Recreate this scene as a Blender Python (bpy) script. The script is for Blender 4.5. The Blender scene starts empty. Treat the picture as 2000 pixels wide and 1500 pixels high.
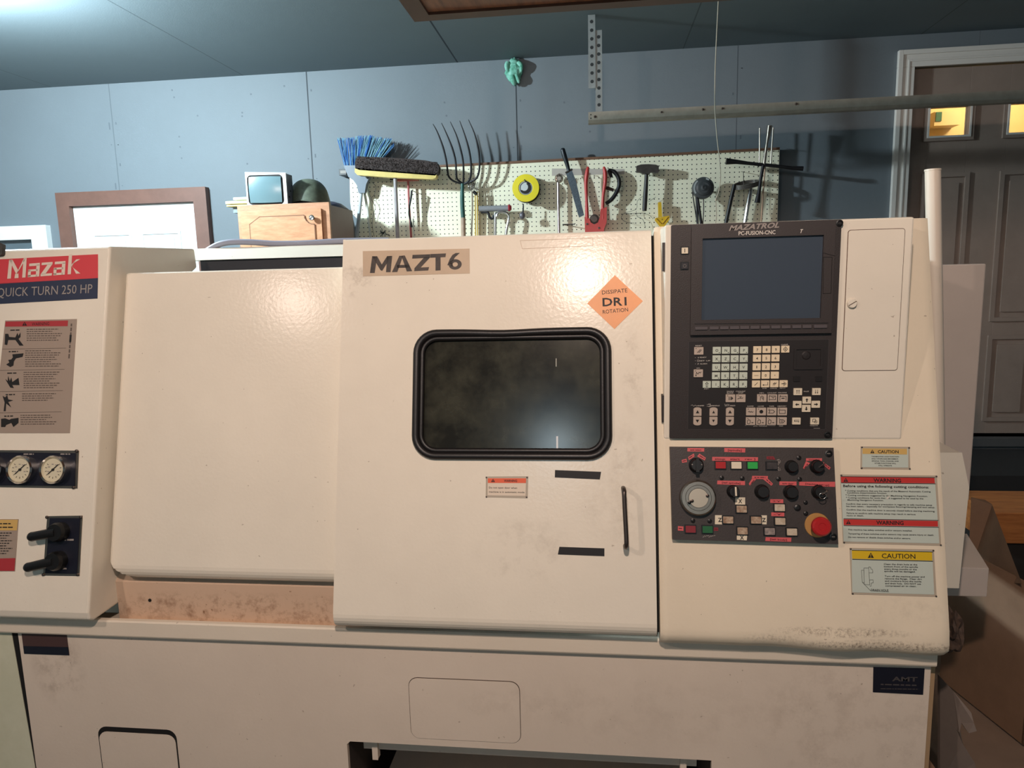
import bpy, bmesh, math, random
from mathutils import Vector, Matrix
random.seed(7)
SC = bpy.context.scene
COL = SC.collection

# ------------------------------------------------------------------ camera
YAW, PIT, ROL, FPX = 0.1191191741454893, 0.15140080579008902, -0.025511500491910546, 1400.0
CAM = Vector((0, 0, 0))
FW = Vector((-math.sin(YAW) * math.cos(PIT), math.cos(YAW) * math.cos(PIT), -math.sin(PIT)))
RT0 = Vector((math.cos(YAW), math.sin(YAW), 0))
UP0 = RT0.cross(FW)
RT = math.cos(ROL) * RT0 + math.sin(ROL) * UP0
UP = -math.sin(ROL) * RT0 + math.cos(ROL) * UP0
cd = bpy.data.cameras.new('camera')
cd.sensor_width = 36
cd.lens = FPX / 2000 * 36
cd.clip_start = .02
cam = bpy.data.objects.new('camera', cd)
COL.objects.link(cam)
cam.matrix_world = Matrix(((RT.x, UP.x, -FW.x, 0), (RT.y, UP.y, -FW.y, 0), (RT.z, UP.z, -FW.z, 0), (0, 0, 0, 1)))
SC.camera = cam


def ray(x, y):
    return (x - 1000) / FPX * RT - (y - 750) / FPX * UP + FW


def onY(x, y, Y):
    d = ray(x, y)
    return d * (Y / d.y)


def onZ(x, y, Z):
    d = ray(x, y)
    return d * (Z / d.z)


FLOOR, CEIL, WALL = -1.6, 1.19, 4.21


# ------------------------------------------------------------------ materials
def lin(c):
    return tuple((v / 255 / 12.92) if v / 255 <= .04045 else ((v / 255 + .055) / 1.055) ** 2.4 for v in c) + (1,)


MATS = {}


def mat(name, rgb, rough=.5, metal=0., var=0., vs=6., bump=0., bs=200., spec=.5, rgb2=None, emit=None, coat=0., stretch=None):
    if name in MATS:
        return MATS[name]
    m = bpy.data.materials.new(name)
    m.use_nodes = True
    nt = m.node_tree
    N, L = nt.nodes, nt.links
    b = N['Principled BSDF']
    b.inputs['Base Color'].default_value = lin(rgb)
    b.inputs['Roughness'].default_value = rough
    b.inputs['Metallic'].default_value = metal
    b.inputs['Specular IOR Level'].default_value = spec
    if coat:
        b.inputs['Coat Weight'].default_value = coat
        b.inputs['Coat Roughness'].default_value = .12
    tc = None
    if var or bump or rgb2:
        tc = N.new('ShaderNodeTexCoord')
        src = tc.outputs['Object']
        if stretch:
            mp = N.new('ShaderNodeMapping')
            mp.inputs['Scale'].default_value = stretch
            L.new(src, mp.inputs['Vector'])
            src = mp.outputs['Vector']
    if var or rgb2:
        n = N.new('ShaderNodeTexNoise')
        n.inputs['Scale'].default_value = vs
        n.inputs['Detail'].default_value = 6
        n.inputs['Roughness'].default_value = .65
        L.new(src, n.inputs['Vector'])
        r = N.new('ShaderNodeValToRGB')
        r.color_ramp.elements[0].position = .35
        r.color_ramp.elements[1].position = .68
        a = lin(rgb)
        if rgb2:
            c0, c1 = a, lin(rgb2)
        else:
            c0 = tuple(max(0, v * (1 - var)) for v in a[:3]) + (1,)
            c1 = tuple(min(1, v * (1 + var * .5)) for v in a[:3]) + (1,)
        r.color_ramp.elements[0].color = c0
        r.color_ramp.elements[1].color = c1
        L.new(n.outputs['Fac'], r.inputs['Fac'])
        L.new(r.outputs['Color'], b.inputs['Base Color'])
    if bump:
        n2 = N.new('ShaderNodeTexNoise')
        n2.inputs['Scale'].default_value = bs
        n2.inputs['Detail'].default_value = 3
        L.new(src, n2.inputs['Vector'])
        bp = N.new('ShaderNodeBump')
        bp.inputs['Strength'].default_value = bump
        bp.inputs['Distance'].default_value = .002
        L.new(n2.outputs['Fac'], bp.inputs['Height'])
        L.new(bp.outputs['Normal'], b.inputs['Normal'])
    if emit:
        b.inputs['Emission Color'].default_value = lin(rgb)
        b.inputs['Emission Strength'].default_value = emit
    MATS[name] = m
    return m


def wood(name, a, c, stretch=(1, 1, 8), rough=.5, scale=6):
    return mat(name, a, rough, rgb2=c, vs=scale, bump=.15, bs=60, stretch=stretch)


def dirty_paint(name, rgb, rough, stains, dirt=(120, 100, 80), orange=.5, coat=.0, speck=.0):
    """enamel with orange-peel bump and wear marks; stains = list of (x,z,rx,rz,strength,noise scale) in world metres"""
    m = mat(name, rgb, rough, var=.05, vs=3.0, coat=coat)
    nt = m.node_tree
    N, L = nt.nodes, nt.links
    b = N['Principled BSDF']
    b.inputs['Specular IOR Level'].default_value = .16
    geo = N.new('ShaderNodeNewGeometry')
    sep = N.new('ShaderNodeSeparateXYZ')
    L.new(geo.outputs['Position'], sep.inputs[0])
    cur = b.inputs['Base Color'].links[0].from_socket

    def mth(op, a, c=None):
        n = N.new('ShaderNodeMath')
        n.operation = op
        for i, v in enumerate((a, c)):
            if v is None:
                continue
            if isinstance(v, (int, float)):
                n.inputs[i].default_value = v
            else:
                L.new(v, n.inputs[i])
        return n.outputs[0]
    tot = None
    for (x, z, rx, rz, st, ns) in stains:
        dx = mth('DIVIDE', mth('SUBTRACT', sep.outputs[0], x), rx)
        dz = mth('DIVIDE', mth('SUBTRACT', sep.outputs[2], z), rz)
        d = mth('SQRT', mth('ADD', mth('MULTIPLY', dx, dx), mth('MULTIPLY', dz, dz)))
        f = mth('MAXIMUM', mth('SUBTRACT', 1.0, d), 0.0)
        no = N.new('ShaderNodeTexNoise')
        no.inputs['Scale'].default_value = ns
        no.inputs['Detail'].default_value = 8
        no.inputs['Roughness'].default_value = .75
        L.new(geo.outputs['Position'], no.inputs['Vector'])
        nn = mth('MAXIMUM', mth('MULTIPLY', mth('SUBTRACT', no.outputs['Fac'], .47), 5.0), 0.0)
        v = mth('MULTIPLY', mth('MULTIPLY', mth('MINIMUM', mth('MULTIPLY', f, 2.0), 1.0), nn), st)
        tot = v if tot is None else mth('ADD', tot, v)
    # sparse specks everywhere
    no = N.new('ShaderNodeTexNoise')
    no.inputs['Scale'].default_value = 90
    no.inputs['Detail'].default_value = 2
    L.new(geo.outputs['Position'], no.inputs['Vector'])
    sp = mth('MULTIPLY', mth('GREATER_THAN', no.outputs['Fac'], .765 - speck), .45)
    tot = sp if tot is None else mth('ADD', tot, sp)
    tot = mth('MINIMUM', tot, .85)
    mx = N.new('ShaderNodeMix')
    mx.data_type = 'RGBA'
    L.new(tot, mx.inputs[0])
    L.new(cur, mx.inputs[6])
    mx.inputs[7].default_value = lin(dirt)
    L.new(mx.outputs[2], b.inputs['Base Color'])
    n2 = N.new('ShaderNodeTexNoise')
    n2.inputs['Scale'].default_value = 130
    n2.inputs['Detail'].default_value = 1.5
    L.new(geo.outputs['Position'], n2.inputs['Vector'])
    bp = N.new('ShaderNodeBump')
    bp.inputs['Strength'].default_value = orange
    bp.inputs['Distance'].default_value = .0004
    L.new(n2.outputs['Fac'], bp.inputs['Height'])
    L.new(bp.outputs['Normal'], b.inputs['Normal'])
    return m


def line_paint(name, rgb, rough, seams, axis=0, width=.004, dark=(40, 45, 50), var=.04, bump=.2, bs=160):
    """painted board with joints at given coordinates along one axis"""
    m = mat(name, rgb, rough, var=var, vs=1.6, bump=bump, bs=bs, spec=.3)
    nt = m.node_tree
    N, L = nt.nodes, nt.links
    b = N['Principled BSDF']
    geo = N.new('ShaderNodeNewGeometry')
    sep = N.new('ShaderNodeSeparateXYZ')
    L.new(geo.outputs['Position'], sep.inputs[0])
    cur = b.inputs['Base Color'].links[0].from_socket
    for s, wd, st in seams:
        a = N.new('ShaderNodeMath'); a.operation = 'SUBTRACT'
        L.new(sep.outputs[axis], a.inputs[0]); a.inputs[1].default_value = s
        c = N.new('ShaderNodeMath'); c.operation = 'ABSOLUTE'
        L.new(a.outputs[0], c.inputs[0])
        d = N.new('ShaderNodeMath'); d.operation = 'LESS_THAN'
        L.new(c.outputs[0], d.inputs[0]); d.inputs[1].default_value = wd / 2
        e = N.new('ShaderNodeMath'); e.operation = 'MULTIPLY'
        L.new(d.outputs[0], e.inputs[0]); e.inputs[1].default_value = st
        mx = N.new('ShaderNodeMix'); mx.data_type = 'RGBA'
        L.new(e.outputs[0], mx.inputs[0]); L.new(cur, mx.inputs[6])
        mx.inputs[7].default_value = lin(dark)
        cur = mx.outputs[2]
    L.new(cur, b.inputs['Base Color'])
    return m


def peg_mat():
    m = mat('pegboard_white', (255, 246, 218), .55, var=.05, vs=2.5)
    nt = m.node_tree
    N, L = nt.nodes, nt.links
    b = N['Principled BSDF']
    geo = N.new('ShaderNodeNewGeometry')
    sep = N.new('ShaderNodeSeparateXYZ')
    L.new(geo.outputs['Position'], sep.inputs[0])

    def mth(op, a, c=0.0):
        n = N.new('ShaderNodeMath'); n.operation = op
        for i, v in enumerate((a, c)):
            if isinstance(v, (int, float)):
                n.inputs[i].default_value = v
            else:
                L.new(v, n.inputs[i])
        return n.outputs[0]
    d = []
    for k in (0, 2):
        f = mth('SUBTRACT', mth('FRACT', mth('DIVIDE', mth('ADD', sep.outputs[k], 10.0 if k == 0 else 10.006), .0254)), .5)
        d.append(mth('MULTIPLY', f, f))
    r = mth('SQRT', mth('ADD', d[0], d[1]))
    hole = mth('LESS_THAN', r, .125)
    cur = b.inputs['Base Color'].links[0].from_socket
    mx = N.new('ShaderNodeMix'); mx.data_type = 'RGBA'
    L.new(hole, mx.inputs[0]); L.new(cur, mx.inputs[6])
    mx.inputs[7].default_value = lin((28, 24, 20))
    L.new(mx.outputs[2], b.inputs['Base Color'])
    return m


def glass_mat(name, rgb, alpha, rough=.08, grime=None):
    m = bpy.data.materials.new(name)
    m.use_nodes = True
    nt = m.node_tree
    N, L = nt.nodes, nt.links
    b = N['Principled BSDF']
    b.inputs['Base Color'].default_value = lin(rgb)
    b.inputs['Roughness'].default_value = rough
    if grime:
        b.inputs['Specular IOR Level'].default_value = .22
        tc = N.new('ShaderNodeTexCoord')
        n = N.new('ShaderNodeTexNoise')
        n.inputs['Scale'].default_value = 9
        n.inputs['Detail'].default_value = 10
        n.inputs['Roughness'].default_value = .7
        L.new(tc.outputs['Object'], n.inputs['Vector'])
        r = N.new('ShaderNodeValToRGB')
        r.color_ramp.elements[0].position = .42
        r.color_ramp.elements[1].position = .66
        r.color_ramp.elements[0].color = lin(rgb)
        r.color_ramp.elements[1].color = lin(grime)
        L.new(n.outputs['Fac'], r.inputs['Fac'])
        L.new(r.outputs['Color'], b.inputs['Base Color'])
    tr = N.new('ShaderNodeBsdfTransparent')
    mix = N.new('ShaderNodeMixShader')
    mix.inputs[0].default_value = alpha
    L.new(tr.outputs[0], mix.inputs[1])
    L.new(b.outputs[0], mix.inputs[2])
    L.new(mix.outputs[0], N['Material Output'].inputs['Surface'])
    return m


CREAM = dirty_paint('cream_enamel', (232, 224, 208), .3, [])
DOORM = dirty_paint('cream_enamel_door', (232, 224, 208), .2,
                    [(-.16, -.60, .12, .09, .22, 14), (.04, -.50, .09, .10, .16, 18), (.08, -.22, .03, .10, .35, 14), (.06, -.46, .04, .16, .25, 22),
                     (-.56, .0, .05, .05, .5, 20)], orange=.55)
PANELM = dirty_paint('cream_enamel_panel', (230, 217, 194), .36,
                     [(.50, -.748, .16, .012, .8, 130), (.58, -.775, .2, .016, .9, 170), (.62, -.70, .12, .03, .12, 60), (.36, -.765, .07, .012, .5, 160)], dirt=(110, 92, 76))
BASEM = dirty_paint('cream_enamel_base', (220, 206, 190), .5,
                    [(.55, -.98, .25, .2, .22, 16), (-.2, -.98, .15, .05, .14, 20), (-1.33, -.93, .08, .12, .5, 12), (.1, -.98, .4, .1, .12, 18)], dirt=(130, 108, 90))
RAILM = dirty_paint('cream_enamel_rail', (226, 214, 196), .4, [])
STEELCAB = dirty_paint('grey_cream_cabinet', (205, 192, 182), .5, [(.0, 0, .01, .01, .1, 10)])
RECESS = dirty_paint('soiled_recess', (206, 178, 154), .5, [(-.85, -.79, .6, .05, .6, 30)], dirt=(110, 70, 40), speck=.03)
DARKP = mat('dark_plastic', (50, 44, 43), .5, bump=.25, bs=600, var=.08, vs=5)
DARK2 = mat('dark_plastic_bezel', (56, 50, 49), .45, bump=.2, bs=600)
SHEET = mat('keypad_sheet', (36, 32, 32), .5)
SWP = mat('switch_plate', (58, 51, 49), .5, var=.12, vs=12, bump=.15, bs=300)
BLACK = mat('black_plastic', (16, 16, 17), .4)
BLACKG = mat('black_gap', (8, 8, 8), .9)
TAPE = mat('black_tape', (22, 20, 22), .6)
RUBBER = mat('black_rubber', (24, 22, 23), .42, bump=.1, bs=300)
SCREEN = mat('lcd_glass', (64, 74, 86), .2, coat=.2)
KEYG = mat('key_grey_green', (196, 205, 190), .5)
KEYC = mat('key_cream', (232, 214, 182), .5)
KEYT = mat('key_taupe', (186, 170, 156), .5)
KEYW = mat('key_pale', (222, 210, 186), .5)
INK = mat('black_ink', (22, 20, 20), .6)
WINK = mat('white_ink', (215, 208, 198), .6)
GINK = mat('grey_ink', (150, 142, 136), .6)
DINK = mat('dim_ink', (70, 66, 66), .6)
RED = mat('red_plastic', (170, 28, 30), .35)
REDD = mat('dark_red_plastic', (130, 30, 40), .45)
GREENB = mat('green_button_plastic', (40, 165, 70), .4)
GREEND = mat('dark_green_plastic', (24, 92, 50), .45)
PINK = mat('pink_label_tape', (205, 90, 92), .5)
CHROME = mat('chrome', (210, 208, 205), .18, 1.0)
STEEL = mat('brushed_steel', (170, 160, 148), .32, 1.0, bump=.05, bs=80)
DSTEEL = mat('dark_steel', (88, 80, 76), .4, .85)
HAMM = mat('hammer_iron', (78, 70, 66), .5, .4, var=.3, vs=40)
IRON = mat('dark_iron', (46, 44, 46), .45, .6, var=.2, vs=30)
RUST = mat('rusty_iron', (84, 60, 50), .6, .3, var=.3, vs=30)
ALU = mat('galvanised', (128, 134, 134), .5, .15, var=.15, vs=20, bump=.1, bs=60)
WHITEP = mat('white_paint', (226, 228, 226), .45)
BROWNT = mat('brown_trim_paint', (112, 78, 66), .55, var=.12, vs=14, bump=.2, bs=200)
STICK = mat('sticker_grey_green', (190, 200, 190), .4)
STICKT = mat('sticker_taupe', (158, 142, 128), .5)
STICKW = mat('sticker_cream', (222, 206, 186), .45)
STICKE = mat('sticker_edge', (176, 164, 146), .4)
WRED = mat('warning_red', (190, 52, 48), .45)
WRED2 = mat('warning_red_faded', (168, 50, 56), .5)
WORANGE = mat('warning_orange', (226, 96, 56), .45)
CYEL = mat('caution_yellow', (214, 178, 28), .45)
CTAN = mat('caution_faded_yellow', (206, 170, 100), .45)
DIAM = mat('orange_diamond', (232, 152, 88), .45, var=.06, vs=20)
BEIGE = mat('beige_label', (190, 168, 142), .45, var=.08, vs=20)
NAVY = mat('navy_label', (38, 48, 72), .5)
MRED = mat('red_label', (206, 62, 70), .5)
LETT = mat('pale_lettering', (222, 206, 190), .5)
NAVYP = mat('navy_plate', (20, 22, 36), .4)
DIAL = mat('gauge_dial', (206, 198, 172), .5)

# ------------------------------------------------------------------ mesh building
class Fr:
    """a plane with axes u, v and normal n; a,b,c are metres along them"""
    def __init__(s, o, u, v, n):
        s.o, s.u, s.v, s.n = Vector(o), Vector(u).normalized(), Vector(v).normalized(), Vector(n).normalized()

    def W(s, a, b, c=0.):
        return s.o + s.u * a + s.v * b + s.n * c

    def px(s, x, y, c=0.):
        d = ray(x, y)
        t = (s.o + s.n * c).dot(s.n) / d.dot(s.n)
        p = d * t - s.o
        return (p.dot(s.u), p.dot(s.v))

    def off(s, c):
        return Fr(s.o + s.n * c, s.u, s.v, s.n)


FF = Fr((0, 1.6436, 0), (1, 0, 0), (0, .2548, 1), (0, -1, .2548))      # slanted machine front
FC = Fr((0, 1.55, 0), (1, 0, 0), (0, 0, 1), (0, -1, 0))                # upright console front
FB = Fr((0, 1.507, 0), (1, 0, 0), (0, 0, 1), (0, -1, 0))               # machine base front
FP = Fr((0, 4.15, 0), (1, 0, 0), (0, 0, 1), (0, -1, 0))                # pegboard front
FWALL = Fr((0, WALL, 0), (1, 0, 0), (0, 0, 1), (0, -1, 0))


class MB:
    def __init__(s):
        s.v, s.f, s.m, s.mats, s.sm = [], [], [], [], []

    def mi(s, m):
        if m not in s.mats:
            s.mats.append(m)
        return s.mats.index(m)

    def add(s, vs, fs, m, smooth=False):
        k = len(s.v)
        s.v += [Vector(p) for p in vs]
        i = s.mi(m)
        for f in fs:
            s.f.append(tuple(k + j for j in f))
            s.m.append(i)
            s.sm.append(smooth)
        return s

    def build(s, name, parent=None, bevel=0., seg=2, fix=True):
        me = bpy.data.meshes.new(name)
        o = bpy.data.objects.new(name, me)
        COL.objects.link(o)
        if parent is None:
            xs = [p.x for p in s.v]; ys = [p.y for p in s.v]; zs = [p.z for p in s.v]
            loc = Vector(((min(xs) + max(xs)) / 2, (min(ys) + max(ys)) / 2, min(zs)))
        else:
            loc = parent['_l'] if '_l' in parent else (0, 0, 0)
            loc = Vector(loc)
            o.parent = parent
        off = loc
        me.from_pydata([p - off for p in s.v], [], s.f)
        for m in s.mats:
            me.materials.append(m)
        for p, i, q in zip(me.polygons, s.m, s.sm):
            p.material_index = i
            p.use_smooth = q
        if fix:
            bm = bmesh.new(); bm.from_mesh(me)
            bmesh.ops.recalc_face_normals(bm, faces=bm.faces)
            bm.to_mesh(me); bm.free()
        me.update()
        if parent is None:
            o.location = loc
        o['_l'] = list(off)
        if bevel:
            md = o.modifiers.new('bevel', 'BEVEL')
            md.width = bevel; md.segments = seg; md.limit_method = 'ANGLE'; md.angle_limit = math.radians(40)
            md.harden_normals = False
        return o


def thing(name, label, cat, loc, group=None):
    o = bpy.data.objects.new(name, None)
    COL.objects.link(o)
    o.location = loc
    o.empty_display_size = .1
    o['_l'] = list(Vector(loc))
    return tag(o, label, cat, group)


def tag(o, label, cat, group=None):
    o['label'] = label
    o['category'] = cat
    if group:
        o['group'] = group
    return o


def struct(o, label=None):
    o['kind'] = 'structure'
    if label:
        o['label'] = label
    return o


def box(mb, x0, x1, y0, y1, z0, z1, m):
    v = [(x, y, z) for x in (x0, x1) for y in (y0, y1) for z in (z0, z1)]
    mb.add(v, [(0, 1, 3, 2), (4, 6, 7, 5), (0, 4, 5, 1), (2, 3, 7, 6), (0, 2, 6, 4), (1, 5, 7, 3)], m)


def prism(mb, fr, poly, c0, c1, m, smooth=False, side=None):
    n = len(poly)
    vs = [fr.W(a, b, c1) for a, b in poly] + [fr.W(a, b, c0) for a, b in poly]
    mb.add(vs, [tuple(range(n))], m)
    mb.add(vs, [tuple(range(2 * n - 1, n - 1, -1))], side or m)
    mb.add(vs, [(i, i + n, (i + 1) % n + n, (i + 1) % n) for i in range(n)], side or m, smooth)


def ppx(mb, fr, pts, c0, c1, m, **k):
    prism(mb, fr, [fr.px(x, y, c1) for x, y in pts], c0, c1, m, **k)


def rrect(x0, x1, y0, y1, r, n=5):
    P = []
    for cx, cy, a in ((x1 - r, y1 - r, 0), (x0 + r, y1 - r, 90), (x0 + r, y0 + r, 180), (x1 - r, y0 + r, 270)):
        for k in range(n + 1):
            t = math.radians(a + 90 * k / n)
            P.append((cx + r * math.cos(t), cy + r * math.sin(t)))
    return P


def rprism(mb, fr, x0, x1, y0, y1, r, c0, c1, m, **k):
    prism(mb, fr, rrect(min(x0, x1), max(x0, x1), min(y0, y1), max(y0, y1), r), c0, c1, m, **k)


def holed(mb, fr, outer, inner, c0, c1, m):
    """plate with one hole, both loops of (a,b)"""
    bm = bmesh.new()
    for loop in (outer, inner):
        vv = [bm.verts.new(fr.W(a, b, c1)) for a, b in loop]
        for i in range(len(vv)):
            bm.edges.new((vv[i], vv[(i + 1) % len(vv)]))
    bmesh.ops.triangle_fill(bm, edges=bm.edges[:], use_beauty=True, use_dissolve=False)
    bm.verts.index_update()
    vs = [v.co.copy() for v in bm.verts]
    fs = [tuple(v.index for v in f.verts) for f in bm.faces]
    bm.free()
    nv = len(vs)
    mb.add(vs, fs, m)
    mb.add([p + fr.n * (c0 - c1) for p in vs], [tuple(reversed(f)) for f in fs], m)
    for loop in (outer, inner):
        n = len(loop)
        q = [fr.W(a, b, c1) for a, b in loop] + [fr.W(a, b, c0) for a, b in loop]
        mb.add(q, [(i, i + n, (i + 1) % n + n, (i + 1) % n) for i in range(n)], m)


def lathe(mb, fr, a, b, prof, m, n=28, smooth=True, mats=None, caps=True):
    """revolve prof [(r,c)] around the frame normal at a,b"""
    vs = []
    for r, c in prof:
        for k in range(n):
            t = 2 * math.pi * k / n
            vs.append(fr.W(a + r * math.cos(t), b + r * math.sin(t), c))
    for i in range(len(prof) - 1):
        mm = mats[i] if mats else m
        mb.add([vs[i * n + k] for k in range(n)] + [vs[(i + 1) * n + k] for k in range(n)],
               [(k, (k + 1) % n, n + (k + 1) % n, n + k) for k in range(n)], mm, smooth)
    if not caps:
        return
    if prof[-1][0] > 1e-6:
        mb.add(vs[-n:], [tuple(range(n))], mats[-1] if mats else m)
    if prof[0][0] > 1e-6:
        mb.add(vs[:n], [tuple(range(n - 1, -1, -1))], m)


def lpx(mb, fr, x, y, rp, prof, m, **k):
    """lathe placed at a pixel; prof radii are fractions of rp pixels"""
    a, b = fr.px(x, y)
    a2, _ = fr.px(x + rp, y)
    R = abs(a2 - a)
    lathe(mb, fr, a, b, [(r * R, c) for r, c in prof], m, **k)


def tube(mb, pts, r, m, n=10, caps=True, closed=False, flat=None):
    pts = [Vector(p) for p in pts]
    N = len(pts)
    rs = r if isinstance(r, (list, tuple)) else [r] * N
    vs = []
    ref = None
    for i, p in enumerate(pts):
        if closed:
            d = pts[(i + 1) % N] - pts[i - 1]
        else:
            d = pts[min(i + 1, N - 1)] - pts[max(i - 1, 0)]
        d.normalize()
        if ref is None:
            ref = Vector((0, 0, 1)) if abs(d.z) < .9 else Vector((1, 0, 0))
        s = d.cross(ref).normalized()
        t = s.cross(d).normalized()
        ref = t
        for k in range(n):
            a = 2 * math.pi * k / n
            vs.append(p + s * (rs[i] * math.cos(a)) + t * (rs[i] * math.sin(a) * (flat or 1)))
    fs = []
    for i in range(N if closed else N - 1):
        j = (i + 1) % N
        fs += [(i * n + k, i * n + (k + 1) % n, j * n + (k + 1) % n, j * n + k) for k in range(n)]
    mb.add(vs, fs, m, True)
    if caps and not closed:
        mb.add(vs[:n], [tuple(range(n - 1, -1, -1))], m)
        mb.add(vs[-n:], [tuple(range(n))], m)


def smooth_path(P, k=4):
    P = [Vector(p) for p in P]
    out = []
    for i in range(len(P) - 1):
        a, b, c, d = P[max(i - 1, 0)], P[i], P[i + 1], P[min(i + 2, len(P) - 1)]
        for j in range(k):
            t = j / k
            out.append(.5 * ((2 * b) + (c - a) * t + (2 * a - 5 * b + 4 * c - d) * t * t + (3 * b - a - 3 * c + d) * t ** 3))
    out.append(P[-1])
    return out


def ball(mb, c, r, m, sc=(1, 1, 1), nu=16, nv=10):
    c = Vector(c)
    vs = [c + Vector((0, 0, r * sc[2]))]
    for i in range(1, nv):
        t = math.pi * i / nv
        for k in range(nu):
            p = 2 * math.pi * k / nu
            vs.append(c + Vector((r * sc[0] * math.sin(t) * math.cos(p), r * sc[1] * math.sin(t) * math.sin(p), r * sc[2] * math.cos(t))))
    vs.append(c - Vector((0, 0, r * sc[2])))
    fs = [(0, 1 + k, 1 + (k + 1) % nu) for k in range(nu)]
    for i in range(nv - 2):
        fs += [(1 + i * nu + k, 1 + (i + 1) * nu + k, 1 + (i + 1) * nu + (k + 1) % nu, 1 + i * nu + (k + 1) % nu) for k in range(nu)]
    b = 1 + (nv - 2) * nu
    fs += [(b + k, len(vs) - 1, b + (k + 1) % nu) for k in range(nu)]
    mb.add(vs, fs, m, True)


TXT = {}


def text_mesh(s, bold, shear):
    k = (s, bold, shear)
    if k not in TXT:
        c = bpy.data.curves.new('lettering', 'FONT')
        c.body = s
        c.resolution_u = 2
        c.offset = bold
        c.shear = shear
        o = bpy.data.objects.new('lettering', c)
        me = bpy.data.meshes.new_from_object(o)
        vs = [v.co.copy() for v in me.vertices]
        fs = [tuple(p.vertices) for p in me.polygons]
        bpy.data.objects.remove(o); bpy.data.curves.remove(c); bpy.data.meshes.remove(me)
        x0 = min(v.x for v in vs); x1 = max(v.x for v in vs)
        cap = .73 if s.upper() != s.lower() or any(ch.isdigit() for ch in s) else max(v.y for v in vs)
        TXT[k] = (vs, fs, x0, x1, cap)
    return TXT[k]


def text(mb, fr, s, a, b, w, h, c, m, bold=.0, shear=0., ang=0.):
    """lettering with its baseline start at a,b, fitted to width w and cap height h"""
    vs, fs, x0, x1, cap = text_mesh(s, bold, shear)
    kx, ky = w / max(x1 - x0, 1e-4), h / cap
    ca, sa = math.cos(ang), math.sin(ang)
    out = []
    for v in vs:
        p, q = (v.x - x0) * kx, v.y * ky
        out.append(fr.W(a + p * ca - q * sa, b + p * sa + q * ca, c))
    mb.add(out, fs, m)


def tpx(mb, fr, s, p0, p1, hp, m, c=.0006, bold=.0, shear=0.):
    a0, b0 = fr.px(*p0, c); a1, b1 = fr.px(*p1, c)
    w = math.hypot(a1 - a0, b1 - b0)
    hpx = math.hypot(p1[0] - p0[0], p1[1] - p0[1])
    text(mb, fr, s, a0, b0, w, w * hp / hpx, c, m, bold, shear, math.atan2(b1 - b0, a1 - a0))


def scrawl(mb, fr, p0, p1, hp, m, c=.0006, seed=0):
    """a line of print too small to read: word-sized dashes"""
    rd = random.Random(seed)
    a0, b0 = fr.px(*p0, c); a1, b1 = fr.px(*p1, c)
    L = math.hypot(a1 - a0, b1 - b0); h = L * hp / math.hypot(p1[0] - p0[0], p1[1] - p0[1])
    t = math.atan2(b1 - b0, a1 - a0); ca, sa = math.cos(t), math.sin(t)
    x = 0
    while x < L:
        w = min(h * rd.uniform(1.5, 5), L - x)
        q = [(x, 0), (x + w, 0), (x + w, h), (x, h)]
        mb.add([fr.W(a0 + p * ca - r * sa, b0 + p * sa + r * ca, c) for p, r in q], [(0, 1, 2, 3)], m)
        x += w + h * .8


def pline(mb, fr, pts, w, m, c=.0007, close=False):
    """printed stroke along (a,b) points"""
    P = [Vector((a, b, 0)) for a, b in pts]
    if close:
        P.append(P[0])
    for i in range(len(P) - 1):
        d = P[i + 1] - P[i]
        if d.length < 1e-7:
            continue
        n = Vector((-d.y, d.x, 0)).normalized() * w / 2
        e = d.normalized() * w * .3
        q = [P[i] + n - e, P[i] - n - e, P[i + 1] - n + e, P[i + 1] + n + e]
        mb.add([fr.W(p.x, p.y, c) for p in q], [(0, 1, 2, 3)], m)


def flat(mb, fr, pts, m, c=.0006):
    mb.add([fr.W(a, b, c) for a, b in pts], [tuple(range(len(pts)))], m)


def fpx(mb, fr, pts, m, c=.0006):
    flat(mb, fr, [fr.px(x, y, c) for x, y in pts], m, c)


def warn_tri(mb, fr, x, y, s, m, m2, c=.0008):
    fpx(mb, fr, [(x - s * .58, y + s * .5), (x + s * .58, y + s * .5), (x, y - s * .5)], m, c)
    fpx(mb, fr, [(x - s * .06, y + s * .18), (x + s * .06, y + s * .18), (x + s * .08, y - s * .2), (x - s * .08, y - s * .2)], m2, c + .0002)
    fpx(mb, fr, [(x - s * .07, y + s * .4), (x + s * .07, y + s * .4), (x + s * .07, y + s * .27), (x - s * .07, y + s * .27)], m2, c + .0002)


exec_parts = []
# ------------------------------------------------------------------ the room
WALLP = line_paint('wall_board_paint', (112, 119, 124), .6,
                   [(-4.1, .006, .3), (-2.891, .006, .35), (-1.656, .0075, .95), (-.438, .007, .95), (.770, .005, .6), (1.99, .004, .3)], 0)
CEILP = line_paint('ceiling_board_paint', (108, 120, 125), .7,
                   [(-3.26, .005, .5), (-2.04, .006, .55), (-.766, .009, .9), (.48, .007, .5), (1.7, .006, .5)], 0, dark=(38, 46, 52))
DX0, DX1, DZ0, DZ1 = 1.668, 2.478, -.965, 1.03      # house door opening


def wall_piece(mb, x0, x1, z0, z1):
    box(mb, x0, x1, WALL, WALL + .12, z0, z1, WALLP)


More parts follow.
